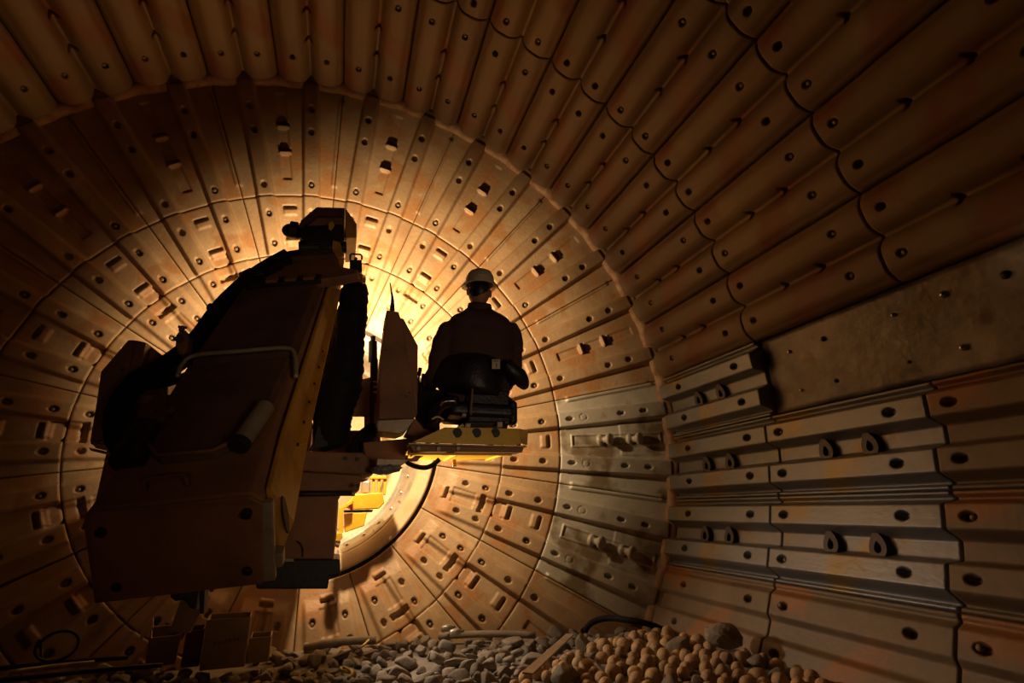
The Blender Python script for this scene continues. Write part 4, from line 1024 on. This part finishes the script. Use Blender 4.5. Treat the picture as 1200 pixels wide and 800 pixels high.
# ---------------------------------------------------------------- loose things on the rubble
def loose():
    # cardboard boxes in the shade
    def carton(px0, py, w, d, h, rot, m, label, tilt=0, group=None, flap=True, mark=False):
        p = PH(px0, py, -2.42); r = empty('cardboard_box', (p.x, p.y, p.z), label, 'box', group); r.rotation_euler = (0, 0, 0)
        mt = Matrix.Rotation(rot, 3, 'Z') @ Matrix.Rotation(tilt, 3, 'X')
        q = lambda x, y, z: p + mt @ Vector((x, y, z))
        bm = bmesh.new(); t = .012
        for c_, s_ in (((0, 0, t / 2), (w, d, t)), ((-w / 2, 0, h / 2), (t, d, h)), ((w / 2, 0, h / 2), (t, d, h)), ((0, -d / 2, h / 2), (w, t, h)), ((0, d / 2, h / 2), (w, t, h))):
            box_bm(bm, q(*c_), s_, mt)
        b = finish(bm, 'body', m, r, bevel=.003)
        if flap:
            for sx in (-1, 1):
                f = mt @ Matrix.Rotation(sx * .9, 3, 'Y')
                bm = bmesh.new(); box_bm(bm, q(sx * (w / 2 + .05), 0, h + .04), (.15, d, .008), f); finish(bm, 'flap', m, r)
        if mark:
            rnd = random.Random(3)
            for k in range(7):
                x = -.10 + k * .035; z = h * .5 + k * .006
                a = q(x, -d / 2 - .008, z); 
                tube('marking', [q(x, -d / 2 - .009, z - .015), q(x + rnd.uniform(-.01, .015), -d / 2 - .009, z + .018), q(x + .02, -d / 2 - .009, z - .012 + rnd.uniform(0, .02))], .0035, M['dark'], b, 5)
        return r
    carton(262, 778, .40, .36, .46, .10, M['card'], 'open cardboard box with scrawled marking standing on the rubble below the boom', mark=True, flap=False)
    carton(303, 772, .20, .3, .24, .05, M['card'], 'low cardboard box tucked against the right side of the marked box', flap=False)
    carton(224, 777, .15, .3, .34, .12, M['cardred'], 'dark red carton standing at the left side of the marked box', flap=False)
    carton(188, 773, .26, .28, .30, .3, M['card'], 'slumped cardboard box leaning left in the shade under the boom', .22)
    r = PP([(198, 740), (212, 702), (230, 700), (236, 716), (222, 742)], 5.3, .04, 'cardboard_sheet', M['card'], None); tag(r, 'folded cardboard sheet standing upright behind the slumped box', 'cardboard')
    # planks, straps, cables, bottle
    r = PP([(624, 790), (612, 790), (648, 760), (668, 742), (672, 746), (654, 764)], 5.0, .03, 'plank', M['wood'], None)
    bpy.data.objects.remove(r)
    a, b = PH(618, 790, -2.2), PH(668, 744, -2.12); d = (b - a).normalized(); sd = d.cross(Vector((0, 0, 1))).normalized() * .05
    tag(prism('steel_strip', [a - sd, a + sd, b + sd * .8, b - sd * .8], (0, 0, .014), M['pale'], None, .002), 'flat pale steel strip lying diagonally across the rocks', 'steel strip')
    a, b = PH(514, 745, -2.38), PH(628, 744, -2.36)
    tag(tube('timber_pole', [a, a.lerp(b, .5) + Vector((0, 0, .02)), b], .04, M['rock'], None, 10, True, 4), 'dusty round timber pole lying along the far edge of the rubble', 'pole')
    a, b = PH(356, 760, -2.38), PH(440, 750, -2.36)
    tag(tube('timber_pole', [a, a.lerp(b, .5) + Vector((0, 0, .03)), b], .045, M['rock'], None, 10, True, 4), 'dusty pale timber pole lying under the shaded end of the wall', 'pole')
    tag(tube('yellow_strap', [PH(421, 760, -2.25), PH(426, 756, -2.22), PH(432, 750, -2.22)], .012, M['strap'], None, 8), 'short straight yellow strap end sticking up among the rocks', 'strap')
    tag(tube('yellow_strap', [PH(416, 788, -2.25), PH(402, 786, -2.2), (PH(399, 783, -2.2)), PH(404, 782, -2.2), PH(413, 788, -2.2), PH(408, 795, -2.22)], .014, M['strap'], None, 8, True, 5), 'looped yellow strap lying on the near rocks by the shadow edge', 'strap')
    tag(tube('black_cable', [PH(686, 738, -2.3), PH(694, 729, -2.2), PH(712, 724, -2.14), PH(735, 726, -2.12), PH(760, 731, -2.16), PH(778, 738, -2.25)], .035, M['rubber'], None, 10, True, 5), 'thick black cable humped over the rubble at the foot of the grey plates', 'cable')
    for x, y, lb in ((528, 742, 'shiny crumpled bottle at the far edge of the rocks, the right one of two'), (518, 737, 'shiny crumpled bottle at the far edge of the rocks, the left one of two')):
        p = PH(x, y, -2.28); bm = bmesh.new(); tube_bm(bm, [p, p + Vector((.10, .02, .01)), p + Vector((.135, .025, .012)), p + Vector((.165, .03, .014))], [.04, .04, .017, .016], 14)
        tag(finish(bm, 'bottle', M['silver'], None, smooth=True), lb, 'bottle')
    pts = [PZ(48 + 0, 772, 5.6)]
    for i in range(26):
        t = i / 25 * 2.15 * PI + 2.4; pts.append(PZ(66 + 25 * math.cos(t) + i * .1, 757 - 17 * math.sin(t) + 6 * math.cos(t) * -1, 5.6 + .06 * math.sin(t)))
    tag(tube('wire_coil', pts, .011, M['dark'], None, 8, True, 3), 'loose loop of dark wire standing against the wall at lower left', 'wire')
    for i, (x0, y0, x1, y1, lb) in enumerate(((0, 783, 150, 770, 'long dark rod lying farthest back on the rubble at lower left'), (0, 797, 190, 779, 'long dark rod lying nearest the front on the rubble at lower left'), (10, 788, 110, 776, 'pale rod lying between the two dark rods at lower left'))):
        tag(tube('rod', [PH(x0, y0, -2.33), PH((x0 + x1) / 2, (y0 + y1) / 2 - 1, -2.33), PH(x1, y1, -2.33)], .022, M['pale'] if i == 2 else M['dark'], None, 8, True, 3), lb, 'rod')
    p = PH(848, 744, -2.03)
    bm = bmesh.new(); bmesh.ops.create_icosphere(bm, subdivisions=3, radius=1)
    for v in bm.verts:
        n_ = v.co.copy(); s = 1 + .18 * noise.noise(n_ * 1.5); v.co = Vector((n_.x * .17 * s, n_.y * .17 * s, n_.z * .11 * s)) + p
    tag(finish(bm, 'boulder', M['rock'], None), 'large smooth grey boulder against the shell at the right edge of the rubble', 'boulder')
loose()

# ---------------------------------------------------------------- camera
cam = bpy.data.cameras.new('camera'); co = bpy.data.objects.new('camera', cam); C.objects.link(co)
right = B(ROT @ np.array([1, 0, 0])); up = B(ROT @ np.array([0, 1, 0])); fw = B(ROT @ np.array([0, 0, 1]))
mm = Matrix((right, up, -fw)).transposed().to_4x4(); mm.translation = B(CAM); co.matrix_world = mm
cam.sensor_width = 36; cam.lens = F * 36 / 1200; cam.clip_start = .05; cam.clip_end = 100
bpy.context.scene.camera = co
sc = bpy.context.scene
sc.view_settings.view_transform = 'Standard'; sc.view_settings.look = 'None'; sc.view_settings.gamma = 1; sc.view_settings.exposure = 0
sc.view_settings.use_curve_mapping = False

# ---------------------------------------------------------------- light
w = bpy.data.worlds.new('world'); sc.world = w; w.use_nodes = True
w.node_tree.nodes['Background'].inputs[0].default_value = (.9, .45, .3, 1); w.node_tree.nodes['Background'].inputs[1].default_value = .010
def point(name, loc, power, col, r=.1, kind='POINT', target=None, size=60, blend=.5):
    l = bpy.data.lights.new(name, kind); l.energy = power; l.color = col; l.shadow_soft_size = r
    if kind == 'SPOT': l.spot_size = math.radians(size); l.spot_blend = blend
    o = bpy.data.objects.new(name, l); C.objects.link(o); o.location = loc
    if target is not None: o.rotation_euler = (Vector(target) - Vector(loc)).to_track_quat('-Z', 'Y').to_euler()
    return o
WARM = (1.0, .72, .41)
o = PD(416, 396, 6.75)
point('end_wall_lamp', o, 760, WARM, .08, 'SPOT', o + Vector((.13, 1.0, .05)), 175, .30)
point('mast_lamp', PD(430, 430, 4.35), 280, (1.0, .70, .36), .04, 'SPOT', L(.30, 1.9, -.10), 70, .6)
point('ceiling_fill', PD(395, 300, 4.9), 75, (1.0, .74, .36), .05, 'SPOT', (-1.6, 5.2, 4.7), 84, .5)  # added fill that brightens the upper-left shell, no fixture there
point('throat_lamp', (.15, 9.15, .65), 420, (1.0, .74, .38), .12, 'SPOT', (.3, 10.15, .35), 175, .2)
point('underdeck_fill', (.50, 4.6, -1.0), 260, (1.0, .70, .36), .06, 'SPOT', (1.2, 3.8, -.50), 46, .6)  # added fill for the platform underside, hidden beside the beam
point('side_fill', (.42, 7.2, -.85), 200, (1.0, .82, .62), .10, 'SPOT', (2.7, 4.9, -2.8), 86, .9)  # added fill standing in for light that spills from the throat
point('front_fill', (1.8, -.8, -1.0), 75, (1.0, .74, .48), .4, 'SPOT', (1.1, 3.7, -.2), 46, .8)  # added fill from behind the camera for platform and tower
point('left_fill', (-.2, -1.2, -1.2), 8, (1.0, .60, .38), .4, 'SPOT', (-.6, 2.6, -.2), 56, .8)  # added weak fill to lift the boom front
